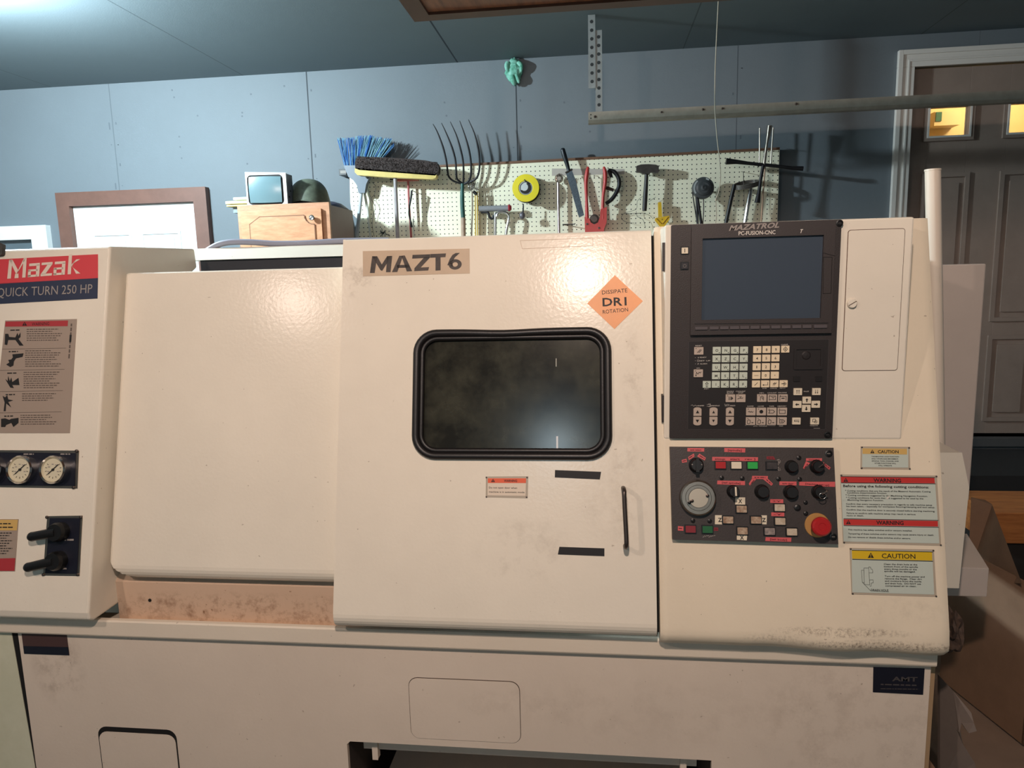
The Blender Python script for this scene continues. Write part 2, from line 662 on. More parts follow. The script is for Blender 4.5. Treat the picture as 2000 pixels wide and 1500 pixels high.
W = MB()
wall_piece(W, -4.6, DX0, FLOOR, CEIL)
wall_piece(W, DX1, 3.3, FLOOR, CEIL)
wall_piece(W, DX0, DX1, FLOOR, DZ0)
wall_piece(W, DX0, DX1, DZ1, CEIL)
DIMP = mat('screw_dimple', (92, 98, 104), .8)
rd = random.Random(3)
for sx in (-2.891, -1.656, -.438, .77):
    for k in range(7):
        for dx in (-.022, .022):
            if rd.random() < .6:
                rprism(W, FWALL, sx + dx - .004, sx + dx + .004, .35 + k * .12 + rd.uniform(-.02, .02) - .004, .35 + k * .12 + rd.uniform(-.02, .02) + .005, .003, -.002, .0008, DIMP)
for x, y in ((350, 267), (352, 287), (355, 309), (473, 220), (473, 227), (483, 320), (336, 176), (340, 190), (490, 184), (555, 168), (386, 226), (872, 226), (1152, 257), (1102, 200), (868, 200)):
    a, b = FWALL.px(x, y)
    rprism(W, FWALL, a - .005, a + .005, b - .005, b + .005, .004, -.002, .0008, DIMP)
struct(W.build('wall_back', fix=True))
for nm, b in (('wall_left', (-4.72, -4.6, -5.2, WALL + .12, FLOOR, CEIL)), ('wall_right', (3.3, 3.42, -5.2, WALL + .12, FLOOR, CEIL)), ('wall_front', (-4.6, 3.3, -5.2, -5.08, FLOOR, CEIL))):
    W = MB(); box(W, *b, mat('wall_side_paint', (150, 152, 152), .7)); struct(W.build(nm))
W = MB(); box(W, -4.72, 3.42, -5.2, WALL + .12, CEIL, CEIL + .1, CEILP); struct(W.build('ceiling'))
W = MB(); box(W, -4.72, 3.42, -5.2, WALL + .12, FLOOR - .1, FLOOR, mat('concrete', (112, 106, 100), .8, var=.2, vs=3, bump=.2, bs=40)); struct(W.build('floor'))

# house door at the right, above a step
CASE = mat('door_casing_paint', (222, 216, 208), .5, bump=.15, bs=120)
DOORP = mat('house_door_paint', (150, 132, 120), .5, var=.08, vs=8, bump=.15, bs=90)


def casing(mb, x0, x1, z0, z1, w, m, y=WALL, proud=.018, bottom=False):
    for (a0, a1, b0, b1) in ((x0 - w, x0, z0, z1), (x1, x1 + w, z0, z1), (x0 - w, x1 + w, z1 + .0001, z1 + w)):
        box(mb, a0, a1, y - proud, y, b0, b1, m)
    for (a0, a1, b0, b1) in ((x0 - w, x0 - w * .72, z0, z1 + w), (x1 + w * .72, x1 + w, z0, z1 + w), (x0 - w * .72, x1 + w * .72, z1 + w * .72, z1 + w)):
        box(mb, a0, a1, y - proud - .008, y - proud, b0, b1, m)
    for (a0, a1, b0, b1) in ((x0 - w * .42, x0 - w * .3, z0, z1 + w * .42), (x1 + w * .3, x1 + w * .42, z0, z1 + w * .42), (x0 - w * .3, x1 + w * .3, z1 + w * .3, z1 + w * .42)):
        box(mb, a0, a1, y - proud - .005, y - proud, b0, b1, m)


d2 = bpy.data.objects.new('door_2', None); COL.objects.link(d2); d2.location = (DX0, WALL, DZ0); d2['_l'] = [DX0, WALL, DZ0]
struct(d2)
W = MB(); casing(W, DX0 + .004, DX1 - .004, DZ0, DZ1 - .004, .085, CASE); W.build('door_casing', d2, .002)
YD = WALL + .03
pz0, pz1 = .675, .825
PX = ((1.775, 1.975), (2.172, 2.372))
W = MB()
x0, x1 = DX0 + .006, DX1 - .006
for (a0, a1, b0, b1) in ((x0, PX[0][0], DZ0 + .012, DZ1 - .006), (PX[1][1], x1, DZ0 + .012, DZ1 - .006), (PX[0][1], PX[1][0], DZ0 + .012, DZ1 - .006),
                         (PX[0][0], PX[0][1], pz1, DZ1 - .006), (PX[1][0], PX[1][1], pz1, DZ1 - .006), (PX[0][0], PX[0][1], DZ0 + .012, pz0), (PX[1][0], PX[1][1], DZ0 + .012, pz0)):
    box(W, a0, a1, YD, YD + .04, b0, b1, DOORP)
FD = Fr((0, YD, 0), (1, 0, 0), (0, 0, 1), (0, -1, 0))


def moulding(mb, x0, x1, z0, z1, w, m, fr, h=.01):
    holed(mb, fr, [(x0 - w, z0 - w), (x1 + w, z0 - w), (x1 + w, z1 + w), (x0 - w, z1 + w)], [(x0, z0), (x1, z0), (x1, z1), (x0, z1)], 0, h, m)


for (a, b) in PX:
    moulding(W, a, b, pz0, pz1, .026, DOORP, FD, .014)
    moulding(W, a, b, pz0, pz1, .010, CASE, FD.off(.014), .004)
    for (z0, z1) in ((-.30, .46), (-.86, -.42)):
        moulding(W, a, b, z0, z1, .022, DOORP, FD, .012)
        rprism(W, FD, a + .03, b - .03, z0 + .03, z1 - .03, .004, 0, .010, DOORP)
W.build('door_slab', d2, .0015)
for (a, b) in PX:
    W = MB(); box(W, a, b, YD + .016, YD + .022, pz0, pz1, glass_mat('door_glass', (230, 220, 190), .12)); W.build('window_pane', d2)
W = MB(); box(W, x0 - .006, x1 + .006, WALL - .05, WALL + .12, DZ0 - .045, DZ0, mat('door_sill_metal', (92, 92, 92), .5, .3)); W.build('door_sill', d2)
# the lit hall seen through its panes
HALL = mat('hall_wall_paint', (240, 216, 160), .7)
W = MB()
box(W, 1.2, 3.2, 5.35, 5.4, -.9, 1.3, HALL); box(W, 1.15, 1.2, WALL + .13, 5.4, -.9, 1.3, HALL); box(W, 3.2, 3.25, WALL + .13, 5.4, -.9, 1.3, HALL)
box(W, 1.15, 3.25, WALL + .13, 5.4, 1.3, 1.35, HALL); box(W, 1.15, 3.25, WALL + .13, 5.4, -.95, -.9, HALL)
struct(W.build('wall_hall'))
W = MB()
c0 = onY(1818, 222, 5.3); c1 = onY(1866, 247, 5.3)
box(W, c0.x, c1.x, 5.24, 5.345, c1.z, c0.z, HALL)
W2 = W
g1 = onY(1838, 237, 5.24)
box(W, c0.x + .006, g1.x, 5.233, 5.24, g1.z, c0.z - .004, mat('green_pattern', (22, 110, 80), .6, rgb2=(40, 90, 60), vs=60))
tag(W.build('wall_box'), 'small box with a green square seen through the left pane of the house door', 'box')

# white door with brown casing low on the back wall at the left
WDOOR = mat('white_door_paint', (226, 230, 230), .45)
E0, E1, EZ1 = -3.205, -2.395, .482
d1 = bpy.data.objects.new('door_1', None); COL.objects.link(d1); d1.location = (E0, WALL, FLOOR); d1['_l'] = [E0, WALL, FLOOR]
struct(d1)
W = MB()
wc = .083
for poly in ([(E0 - wc, FLOOR), (E0, FLOOR), (E0, EZ1), (E0 - wc, EZ1 + wc)], [(E1, FLOOR), (E1 + wc, FLOOR), (E1 + wc, EZ1 + wc), (E1, EZ1)], [(E0, EZ1), (E1, EZ1), (E1 + wc, EZ1 + wc), (E0 - wc, EZ1 + wc)]):
    prism(W, FWALL, poly, 0, .045, BROWNT)
W.build('door_casing', d1, .004)
W = MB()
prism(W, FWALL, [(E0 + .002, FLOOR), (E1 - .002, FLOOR), (E1 - .002, EZ1 - .002), (E0 + .002, EZ1 - .002)], .0, .012, WDOOR)
for (a, b) in ((E0 + .13, E0 + .36), (E1 - .36, E1 - .13)):
    for (z0, z1) in ((.02, .30), (-.75, -.06), (-1.45, -.85)):
        moulding(W, a, b, z0, z1, .014, WDOOR, FWALL.off(.012), .008)
        rprism(W, FWALL.off(.012), a + .03, b - .03, z0 + .03, z1 - .03, .003, 0, .007, WDOOR)
W.build('door_slab', d1, .0015)
# white window at the left edge
w1 = bpy.data.objects.new('window_1', None); COL.objects.link(w1)
p = onY(98, 440, WALL); q = onY(72, 465, WALL)
w1.location = (p.x, WALL, p.z); w1['_l'] = [p.x, WALL, p.z]
struct(w1)
W = MB()
holed(W, FWALL, [(p.x - 1.0, -.6), (p.x, -.6), (p.x, p.z), (p.x - 1.0, p.z)], [(p.x - .91, -.5), (p.x - .095, -.5), (p.x - .095, p.z - .085), (p.x - .91, p.z - .085)], 0, .04, WHITEP)
holed(W, FWALL, [(p.x - .05, -.56), (p.x - .95, -.56), (p.x - .95, p.z - .035), (p.x - .05, p.z - .035)], [(p.x - .91, -.5), (p.x - .095, -.5), (p.x - .095, p.z - .085), (p.x - .91, p.z - .085)], .04, .055, WHITEP)
W.build('window_frame', w1, .003)
W = MB(); prism(W, FWALL, [(p.x - .91, -.5), (p.x - .095, -.5), (p.x - .095, p.z - .085), (p.x - .91, p.z - .085)], .005, .012, mat('window_glass', (88, 98, 104), .1, spec=.6)); W.build('window_pane', w1)

# ------------------------------------------------------------------ the lathe
LOC = (-.35, 1.95, FLOOR)
M = thing('cnc_lathe', 'large cream CNC lathe with a sliding door, round-cornered window and dark control panel', 'machine', LOC)
LX = -2.35          # left end, outside the picture
BX = .7015           # right end of the base

# base with chip opening
W = MB()
bz = -.857
ox0, ox1, oz = -.600, .2505, -1.093
gx = -1.428
outer = [(gx, FLOOR + .02), (ox0, FLOOR + .02), (ox0, oz - .008), (ox0 + .008, oz), (ox1, oz), (ox1, FLOOR + .02), (BX, FLOOR + .02), (BX, bz + .05), (gx, bz + .05)]
prism(W, FB, outer, -.012, 0, BASEM)
box(W, BX - .012, BX, 1.519, 2.75, FLOOR + .02, bz + .05, BASEM)
box(W, LX, BX - .012, 2.7, 2.75, FLOOR + .02, bz + .05, BASEM)
box(W, LX, BX, 1.6, 2.75, bz + .05, bz + .06, BASEM)
base = W.build('base', M)
W = MB()
prism(W, FB, [(LX, FLOOR + .02), (gx - .001, FLOOR + .02), (gx - .004, -1.2), (gx - .018, bz + .03), (LX, bz + .03)], -.1, 0, mat('greenish_panel', (214, 214, 190), .5, rgb2=(196, 196, 168), vs=5))
W.build('side_panel', M)
W = MB(); box(W, gx - .03, gx + .002, 1.5085, 1.62, FLOOR + .02, bz + .03, BLACKG); W.build('panel_gap', M)
W = MB(); box(W, BX, BX + .016, 1.522, 1.62, FLOOR + .02, bz + .01, mat('ochre_edge', (176, 146, 112), .5)); W.build('corner_post', M)
# access plates on the base
W = MB()
a0, b0 = FB.px(797, 1322); a1, b1 = FB.px(1018, 1452)
rprism(W, FB, a0, a1, b0, b1, .022, 0, .0006, mat('groove', (70, 55, 45), .8)); rprism(W, FB, a0 + .0012, a1 - .0012, b0 - .0016, b1 + .0008, .021, 0, .0014, BASEM)
W.build('access_plate', M)
W = MB()
a0, b0 = FB.px(190, 1418); a1, _ = FB.px(345, 1440)
rprism(W, FB, a0, a1, b0, FLOOR + .2, .024, 0, .0006, BLACKG); rprism(W, FB, a0 + .003, a1 - .003, b0 - .013, FLOOR + .203, .022, 0, .002, BASEM)
W.build('access_plate', M)
# chip opening
W = MB()
box(W, ox0 - .01, ox1 + .01, 1.9, 1.91, FLOOR + .02, oz + .02, BLACKG)
box(W, ox0 - .01, ox0 + .0, 1.519, 1.9, FLOOR + .02, oz + .02, DARKP); box(W, ox1, ox1 + .01, 1.519, 1.9, FLOOR + .02, oz + .02, DARKP)
box(W, ox0, ox1, 1.519, 1.9, oz + .001, oz + .012, BASEM)
W.build('chip_opening', M)
W = MB()
FPAN = Fr((0, 1.542, 0), (1, 0, 0), (0, 0, 1), (0, -1, 0))
c = [FPAN.px(x, y) for x, y in ((727, 1442), (1343, 1480), (1343, 1500), (727, 1468))]
zt = c[0][1]
prism(W, FPAN, [(ox0 + .028, zt - .028), (ox1 - .028, zt - .028), (ox1 - .028, zt + .01), (ox0 + .028, zt + .01)], -.01, 0, BASEM)
for x in (ox0 + .052, ox1 - .066):
    prism(W, FPAN, [(x, zt - .05), (x + .014, zt - .05), (x + .014, zt + .02), (x, zt + .02)], -.008, .01, BASEM)
box(W, ox0 + .04, ox1 - .04, 1.552, 1.85, zt - .2, zt - .19, BASEM)
W.build('chip_pan', M, .002)
# plates on the base
W = MB()
ppx(W, FB, [(1706, 1303), (1806, 1306), (1803, 1357), (1705, 1352)], 0, .0012, NAVYP)
tpx(W, FB, 'AMT', (1742, 1330), (1792, 1331), 10, DINK, .0018, .03)
scrawl(W, FB, (1720, 1338), (1792, 1340), 3, DINK, .0018, 1); scrawl(W, FB, (1720, 1346), (1792, 1347), 2, DINK, .0018, 2)
o = W.build('maker_plate', M); o['label'] = 'dark navy plate with AMT lettering'
W = MB()
ppx(W, FB, [(42, 1238), (130, 1240), (135, 1280), (47, 1277)], 0, .0012, mat('faded_plate', (74, 52, 50), .5))
ppx(W, FB, [(45, 1262), (133, 1264), (135, 1280), (47, 1277)], .0012, .0016, NAVYP)
W.build('name_plate', M)

# ledge between base and doors
W = MB()
RX1 = .706
prof = [(1.494, -.839), (1.492, -.835), (1.492, -.801), (1.495, -.7975), (1.506, -.7975), (1.510, -.815), (1.60, -.832), (1.60, -.839)]
vs = [(x, y, z) for x in (LX, RX1) for y, z in prof]
n = len(prof)
W.add(vs, [tuple(range(n)), tuple(range(2 * n - 1, n - 1, -1))] + [(i, (i + 1) % n, n + (i + 1) % n, n + i) for i in range(n)], RAILM)
W.build('ledge', M)

# headstock cover at the left: slanted front, tall side face
CX = -1.185
zt, zb = .094, -.772
yt, yb = 1.6436 + .2548 * zt, 1.6436 + .2548 * zb
W = MB()
prof = [(yb + .02, zb - .012), (yb + .006, zb - .004), (yb + .2548 * .014, zb + .014), (yt - .2548 * .006, zt - .006), (yt + .003, zt), (2.046, .1), (2.052, .044), (2.0, .02), (1.98, -.78)]
vs = [(x, y, z) for x in (LX, CX) for y, z in prof]; n = len(prof)
W.add(vs, [tuple(range(n)), tuple(range(2 * n - 1, n - 1, -1))] + [(i, (i + 1) % n, n + (i + 1) % n, n + i) for i in range(n)], CREAM)
cover = W.build('headstock_cover', M, .006, 3)
# signs on it
W = MB()
ppx(W, FF, [(-12, 507), (191, 496.5), (191, 543), (-10, 555)], 0, .001, MRED)
ppx(W, FF, [(-10, 554), (191, 543), (190, 583), (-9, 594)], 0, .001, NAVY)


def mazak(mb, fr):
    """blocky lettering: M a z a k drawn as strokes"""
    o = (14, 544.5); e = (157, 534)

    def g(x, y):   # x 0..1 along, y 0..1 up, 38 px tall
        return fr.px(o[0] + (e[0] - o[0]) * x + 2.5 * y, o[1] + (e[1] - o[1]) * x - 39 * y, .0016)

    def P(pts):
        flat(mb, fr, [g(*q) for q in pts], LETT, .0016)
    P([(0, 0), (.05, 0), (.055, .95), (.01, .95)]); P([(.01, .95), (.055, .95), (.15, .35), (.12, .2)])
    P([(.12, .2), (.15, .35), (.245, 1.), (.215, 1.)]); P([(.205, 0), (.25, 0), (.25, 1.), (.205, .9)]); P([(.1, 0), (.155, 0), (.15, .22), (.105, .22)])
    for x in (.29, .64):
        P([(x, .55), (x + .145, .55), (x + .145, .68), (x, .68)]); P([(x + .1, 0), (x + .147, 0), (x + .147, .6), (x + .1, .6)])
        P([(x - .01, 0), (x + .12, 0), (x + .12, .11), (x - .01, .11)]); P([(x - .01, .28), (x + .12, .28), (x + .12, .38), (x - .01, .38)]); P([(x - .01, .02), (x + .03, .02), (x + .03, .36), (x - .01, .36)])
    P([(.46, .56), (.61, .56), (.61, .68), (.46, .68)]); P([(.455, 0), (.61, 0), (.61, .12), (.455, .12)]); P([(.455, .1), (.52, .1), (.61, .58), (.545, .58)])
    P([(.825, 0), (.87, 0), (.87, 1.), (.825, 1.)]); P([(.86, .3), (.87, .48), (.985, .72), (.93, .72)]); P([(.87, .48), (.9, .3), (1., 0), (.94, 0)])


mazak(W, FF)
tpx(W, FF, 'QUICK TURN 250 HP', (-6, 580), (180, 572), 17, GINK, .0016, .0)
o = W.build('name_sign', M); o['label'] = 'red and navy maker sign with pale lettering'
W = MB()
ppx(W, FF, [(10, 626), (150, 623), (136, 846), (-14, 846)], 0, .001, STICKT)
fpx(W, FF, [(11, 628), (133, 626), (132, 637), (10, 638)], WRED2, .0014)
warn_tri(W, FF, 48, 632, 8, INK, WRED2, .0017); tpx(W, FF, 'WARNING', (62, 636), (96, 635), 6, INK, .0016)
hands = [[(10, 652), (16, 652), (18, 658), (30, 659), (34, 650), (36, 656), (40, 649), (40, 658), (36, 662), (46, 675), (38, 675), (30, 664), (16, 664), (14, 674), (9, 673)],
         [(24, 692), (46, 690), (44, 697), (31, 700), (27, 706), (26, 714), (20, 717), (12, 712), (18, 708), (16, 703), (22, 702), (25, 698)],
         [(10, 740), (15, 744), (16, 734), (19, 744), (22, 737), (24, 746), (36, 738), (38, 752), (24, 752), (27, 758), (20, 757)],
         [(5, 773), (10, 776), (14, 772), (16, 780), (26, 782), (16, 785), (22, 796), (12, 788), (11, 803), (7, 803), (9, 786)],
         [(2, 818), (10, 817), (18, 820), (22, 818), (36, 816), (36, 826), (26, 834), (22, 826), (12, 830), (10, 834), (2, 834)]]
for h in hands:
    fpx(W, FF, h, INK, .0016)
yy = 643
k = 0
for blk in range(5):
    nl = (6, 8, 8, 4, 5)[blk]
    for i in range(nl):
        y = 644 + blk * 42 + i * 4.3
        x0 = 52 - blk * 3
        scrawl(W, FF, (x0, y), (x0 + (62, 50, 70, 66, 58)[(i + blk) % 5], y - .4), 1.5, mat('faint_ink', (92, 80, 72), .6), .0014, 40 + k); k += 1
    scrawl(W, FF, (20 - blk * 3, 646 + blk * 42), (38 - blk * 3, 645.6 + blk * 42), 2, INK, .0014, blk)
    if blk:
        fpx(W, FF, [(8 - blk * 4, 640 + blk * 41.5), (132 - blk * 3, 638 + blk * 41.5), (132 - blk * 3, 638.7 + blk * 41.5), (8 - blk * 4, 640.7 + blk * 41.5)], MATS['faint_ink'], .0014)
scrawl(W, FF, (136, 700), (141, 632), 3, MATS['faint_ink'], .0014, 99)
fpx(W, FF, [(136, 654), (140, 654), (139, 668), (135, 668)], INK, .0015)
o = W.build('safety_placard', M); o['label'] = 'taupe placard with hand hazard pictures'
# pressure gauges
W = MB()
ppx(W, FF, [(-30, 879), (154, 880), (151, 954), (-30, 951)], 0, .0015, STEEL)
ppx(W, FF, [(-28, 883), (148, 885), (146, 949), (-28, 948)], .0015, .003, NAVYP)
for x in (46, 118):
    scrawl(W, FF, (x, 888), (x + 20, 888), 2, GINK, .0036, x)
lpx(W, FF, 151, 881, 3, [(1, .001), (1, .004), (0, .005)], DSTEEL, n=10); lpx(W, FF, 145, 952, 3, [(1, .001), (1, .004), (0, .005)], DSTEEL, n=10)
gp = W.build('gauge_panel', M)
for x, y in ((-10, 917), (50, 917), (114, 917)):
    W = MB()
    lpx(W, FF, x, y, 25, [(1, .003), (1.0, .02), (.93, .024), (.86, .02), (.82, .016), (0, .016)], CHROME, mats=[CHROME, CHROME, CHROME, DIAL, DIAL, DIAL])
    a, b = FF.px(x, y)
    for t in range(-220, 41, 26):
        r = math.radians(t)
        pline(W, FF, [(a + .0175 * math.cos(r), b + .0175 * math.sin(r)), (a + .021 * math.cos(r), b + .021 * math.sin(r))], .0012, INK, .0168)
    pline(W, FF, [(a - .012, b - .010), (a + .012, b + .012)], .0022, INK, .0175)
    for t in (60, 100, 150, 200, -20):
        r = math.radians(t); scx, scy = a + .013 * math.cos(r), b + .013 * math.sin(r)
        pline(W, FF, [(scx - .002, scy), (scx + .002, scy)], .002, GINK, .0167)
    lathe(W, FF, a, b, [(.003, .016), (.003, .019), (0, .0195)], INK, n=10)
    W.build('pressure_gauge', gp)
# twin lever valve plate
W = MB()
ppx(W, FF, [(92, 1008), (161, 1007), (155, 1125), (84, 1124)], 0, .0015, STEEL)
ppx(W, FF, [(97, 1012), (156, 1012), (150, 1121), (88, 1120)], .0015, .003, NAVYP)
for x, y in ((93, 1010), (159, 1010), (153, 1122), (86, 1122)):
    lpx(W, FF, x, y, 2.6, [(1, .001), (1, .004), (0, .005)], DSTEEL, n=8)
scrawl(W, FF, (103, 1056), (146, 1056), 3, GINK, .0036, 5); scrawl(W, FF, (108, 1112), (130, 1112), 2.5, GINK, .0036, 6)
vp = W.build('valve_plate', M)
for (x, y, ex, ey) in ((122, 1038, 77, 1046), (118, 1094, 70, 1105)):
    W = MB()
    lpx(W, FF, x, y, 17, [(1.0, .003), (1., .02), (.85, .028), (0, .028)], BLACK)
    a, b = FF.px(x, y); c_, d_ = FF.px(ex, ey)
    tube(W, [FF.W(a, b, .02), FF.W((a + c_) / 2, (b + d_) / 2, .022), FF.W(c_, d_, .022)], [.012, .0115, .011], BLACK, 12)
    ball(W, FF.W(c_, d_, .022), .0112, BLACK)
    W.build('lever_knob', vp)
W = MB()
ppx(W, FF, [(-16, 1014), (36, 1014), (29, 1116), (-22, 1116)], 0, .001, STICKT)
fpx(W, FF, [(-16, 1015), (35, 1015), (33, 1036), (-17, 1036)], CTAN, .0014)
fpx(W, FF, [(-20, 1091), (30, 1090), (28, 1115), (-22, 1115)], WRED2, .0014)
for i in range(9):
    scrawl(W, FF, (-16, 1042 + i * 5), (24 - (i % 3) * 6, 1042 + i * 5), 1.6, INK, .0014, i)
scrawl(W, FF, (-12, 1024), (22, 1024), 2, INK, .0016, 33); scrawl(W, FF, (-12, 1031), (26, 1031), 2, INK, .0016, 34)
W.build('caution_label', M)
W = MB(); a, b = FF.px(2, 492)
rprism(W, FF, a - .02, a + .012, b - .012, b + .02, .006, 0, .01, mat('torn_grey', (72, 70, 66), .8, var=.4, vs=60)); W.build('broken_edge', M)

# rear beam, slot and recess between headstock cover and door
W = MB()
zb0, zb1 = onY(520, 504.5, 2.05).z, onY(520, 481.5, 2.13).z
vs = [(x, y, z) for x in (CX - .06, .62) for y, z in ((2.056, zb0), (2.13, zb1), (2.24, zb1), (2.24, zb0))]
W.add(vs, [(0, 1, 2, 3), (7, 6, 5, 4), (0, 4, 5, 1), (1, 5, 6, 2), (2, 6, 7, 3), (3, 7, 4, 0)], CREAM); W.build('rear_beam', M, .003)
W = MB(); box(W, CX, .62, 2.07, 2.12, -.1, .07, mat('dark_slot', (44, 48, 56), .6)); W.build('slot_back', M)
W = MB()
prof = [(1.552, -.828), (1.552, -.725), (1.62, -.66), (1.70, -.45), (1.72, -.45), (1.72, -.828)]
vs = [(x, y, z) for x in (CX, -.2) for y, z in prof]; n = len(prof)
W.add(vs, [tuple(range(n)), tuple(range(2 * n - 1, n - 1, -1))] + [(i, (i + 1) % n, n + (i + 1) % n, n + i) for i in range(n)], RECESS)
FR = Fr((0, 1.552, 0), (1, 0, 0), (0, 0, 1), (0, -1, 0))
lpx(W, FR, 293, 1172, 3, [(1, 0), (1, .002), (0, .003)], BLACK, n=10)
W.build('recess_panel', M)
# slanted sliding cover
FS = FF.off(-.048)
W = MB()
a0 = FS.px(246, 700)[0]; a1 = FF.px(700, 700)[0]
a0 = -1.181
vt = FS.px(450, 527)[1]; vb = FS.px(450, 1136)[1]
R = .032
prof = []
for k in range(7):
    t = math.radians(90 * k / 6); prof.append((vb + R - R * math.sin(t), -R + R * math.cos(t)))
prof = prof[::-1]
prof += [(vt - .004, 0), (vt, -.004), (vt, -.03)]
vs = []
LE = .018
cols = []
for k in range(6):
    t = math.radians(90 * k / 5); cols.append((a0 + LE - LE * math.cos(t), -LE + LE * math.sin(t)))
cols.append((-.45, 0))
cols = cols[:-1] + [(a0 + q, 0) for q in (.022, .028, .035, .044, .054, .066, .08)] + cols[-1:]
for (u, dc) in cols:
    for (v, c) in prof:
        # round the lower left corner in outline
        vv = v
        lim = a0 + .07
        if u < lim:
            d = (lim - u) / .07
            vmin = vb + .07 * (1 - math.sqrt(max(0, 1 - d * d)))
            vv = max(v, vmin) if v < vb + .08 else v
        vs.append(FS.W(u, vv, c + dc))
n = len(prof)
W.add(vs, [(i * n + k, (i + 1) * n + k, (i + 1) * n + k + 1, i * n + k + 1) for i in range(len(cols) - 1) for k in range(n - 1)], DOORM, False)
W.build('sliding_cover', M)

# main body roof behind the doors
W = MB(); box(W, -.58, .69, 1.75, 2.05, .02, .06, CREAM); box(W, .60, .69, 1.75, 2.2, -.75, .05, CREAM); W.build('roof', M)

# the door
DX_0, DX_1 = -.5915, .1235
W = MB()
vt = .0955; vb = -.797
wx0 = FF.px(806, 770)[0]; wx1 = FF.px(1196, 770)[0]; wv1 = FF.px(1000, 641)[1]; wv0 = FF.px(1000, 899)[1]
inner = rrect(wx0 + .008, wx1 - .008, wv0 + .008, wv1 - .008, .05, 8)
holed(W, FF, [(DX_0, vb + .03), (DX_1, vb + .03), (DX_1, vt - .006), (DX_0, vt - .006)], inner, -.03, 0, DOORM)
prof = [(vb + .03, 0)] + [(vb + .03 - .03 * math.sin(math.radians(t)), -.03 + .03 * math.cos(math.radians(t))) for t in range(15, 91, 15)] + [(vb + .001, -.045), (vb + .03, -.045)]
for pf in (prof, [(vt - .006, 0), (vt - .003, -.0008), (vt, -.005), (vt, -.045), (vt - .006, -.045)]):
    n = len(pf)
    vs = [FF.W(u, v, c) for u in (DX_0, DX_1) for v, c in pf]
    W.add(vs, [tuple(range(n)), tuple(range(2 * n - 1, n - 1, -1))], DOORM)
    W.add(vs, [(i, (i + 1) % n, n + (i + 1) % n, n + i) for i in range(n)], DOORM, False)
door = W.build('door', M)
W = MB(); prism(W, FF, [(DX_0 - .0015, vb + .03), (DX_0 + .004, vb + .03), (DX_0 + .004, vt), (DX_0 - .0015, vt)], -.046, -.003, CREAM); W.build('door_edge', door)
# gasket and pane
W = MB()
path = rrect(wx0 + .009, wx1 - .009, wv0 + .009, wv1 - .009, .046, 8)


def wob(a, b):
    return b - (.0035 * math.exp(-((a + .21) / .07) ** 2) if b > (wv0 + wv1) / 2 + .1 else 0)


P3 = [FF.W(a, wob(a, b), .004) for a, b in path]
# densify the straight runs
Q = []
for i in range(len(path)):
    (a, b), (c, d) = path[i], path[(i + 1) % len(path)]
    L = math.hypot(c - a, d - b); k = max(1, int(L / .03))
    for j in range(k):
        u, v = a + (c - a) * j / k, b + (d - b) * j / k
        Q.append((u, v))
cxm, cvm = (wx0 + wx1) / 2, (wv0 + wv1) / 2
tube(W, [FF.W(a, wob(a, b), .003) for a, b in Q], .0085, RUBBER, 10, closed=True)
k2 = .0105
Q2 = [(a + (-1 if a > cxm else 1) * k2 * min(1, abs(a - cxm) / .17), b + (-1 if b > cvm else 1) * k2 * min(1, abs(b - cvm) / .085)) for a, b in Q]
Q2 = rrect(wx0 + .021, wx1 - .021, wv0 + .021, wv1 - .021, .036, 8)
tube(W, [FF.W(a, b, -.001) for a, b in Q2], .006, RUBBER, 8, closed=True)
W.build('window_gasket', door)
W = MB()
prism(W, FF, rrect(wx0 + .016, wx1 - .016, wv0 + .016, wv1 - .016, .04, 8), -.012, -.006, glass_mat('grimy_window', (36, 36, 32), .9, .17, grime=(66, 66, 56)))
SM = mat('window_scratch', (170, 172, 160), .5)
fpx(W, FF.off(-.006), [(1085.5, 700), (1087, 700), (1087, 716), (1085.5, 716)], SM, .0004)
fpx(W, FF.off(-.006), [(1086.5, 852), (1090, 852), (1090, 876), (1093, 876), (1088, 882), (1083, 876), (1086.5, 876)], mat('arrow_mark', (220, 226, 230), .5), .0004)
W.build('window_pane', door)
W = MB(); box(W, -.5, .1, 2.0, 2.02, -.75, .0, BLACKG); box(W, -.5, -.49, 1.75, 2.0, -.75, 0, BLACKG); box(W, .1, .11, 1.75, 2.0, -.75, 0, BLACKG); W.build('work_chamber', M)
# handle
W = MB()
a0, b0 = FF.px(1217, 953, .0); a1, b1 = FF.px(1221, 1066, 0)
c_ = .04
P = smooth_path([FF.W(a0, b0, 0), FF.W(a0, b0, c_ * .6), FF.W(a0 + .001, b0 - .006, c_ * .95), FF.W(a0 + .001, b0 - .025, c_), FF.W(a1 + .001, b1 + .025, c_), FF.W(a1 + .001, b1 + .006, c_ * .95), FF.W(a1, b1, c_ * .6), FF.W(a1, b1, 0)], 4)
tube(W, P, .0048, DSTEEL, 12)
W.build('handle', door)
for pts in ([(1084, 918), (1174, 921.5), (1171.5, 936.5), (1083.5, 932.5)], [(1092.5, 1068), (1180.5, 1071), (1180.5, 1086.5), (1089.5, 1083)]):
    W = MB(); ppx(W, FF, pts, 0, .0006, TAPE); W.build('tape_strip', door)
# name sticker
W = MB()
ppx(W, FF, [(708.5, 490.5), (917, 485.5), (917.5, 534), (709, 539.5)], 0, .0008, BEIGE)


def zD(x, y):
    return (640 + x / 3.03, 450 + y / 3.03)


SMUDGE = mat('smudged_ink', (44, 40, 38), .6, rgb2=(74, 64, 58), vs=30)


def lett(pts):
    fpx(W, FF, [zD(*q) for q in pts], SMUDGE, .0012)


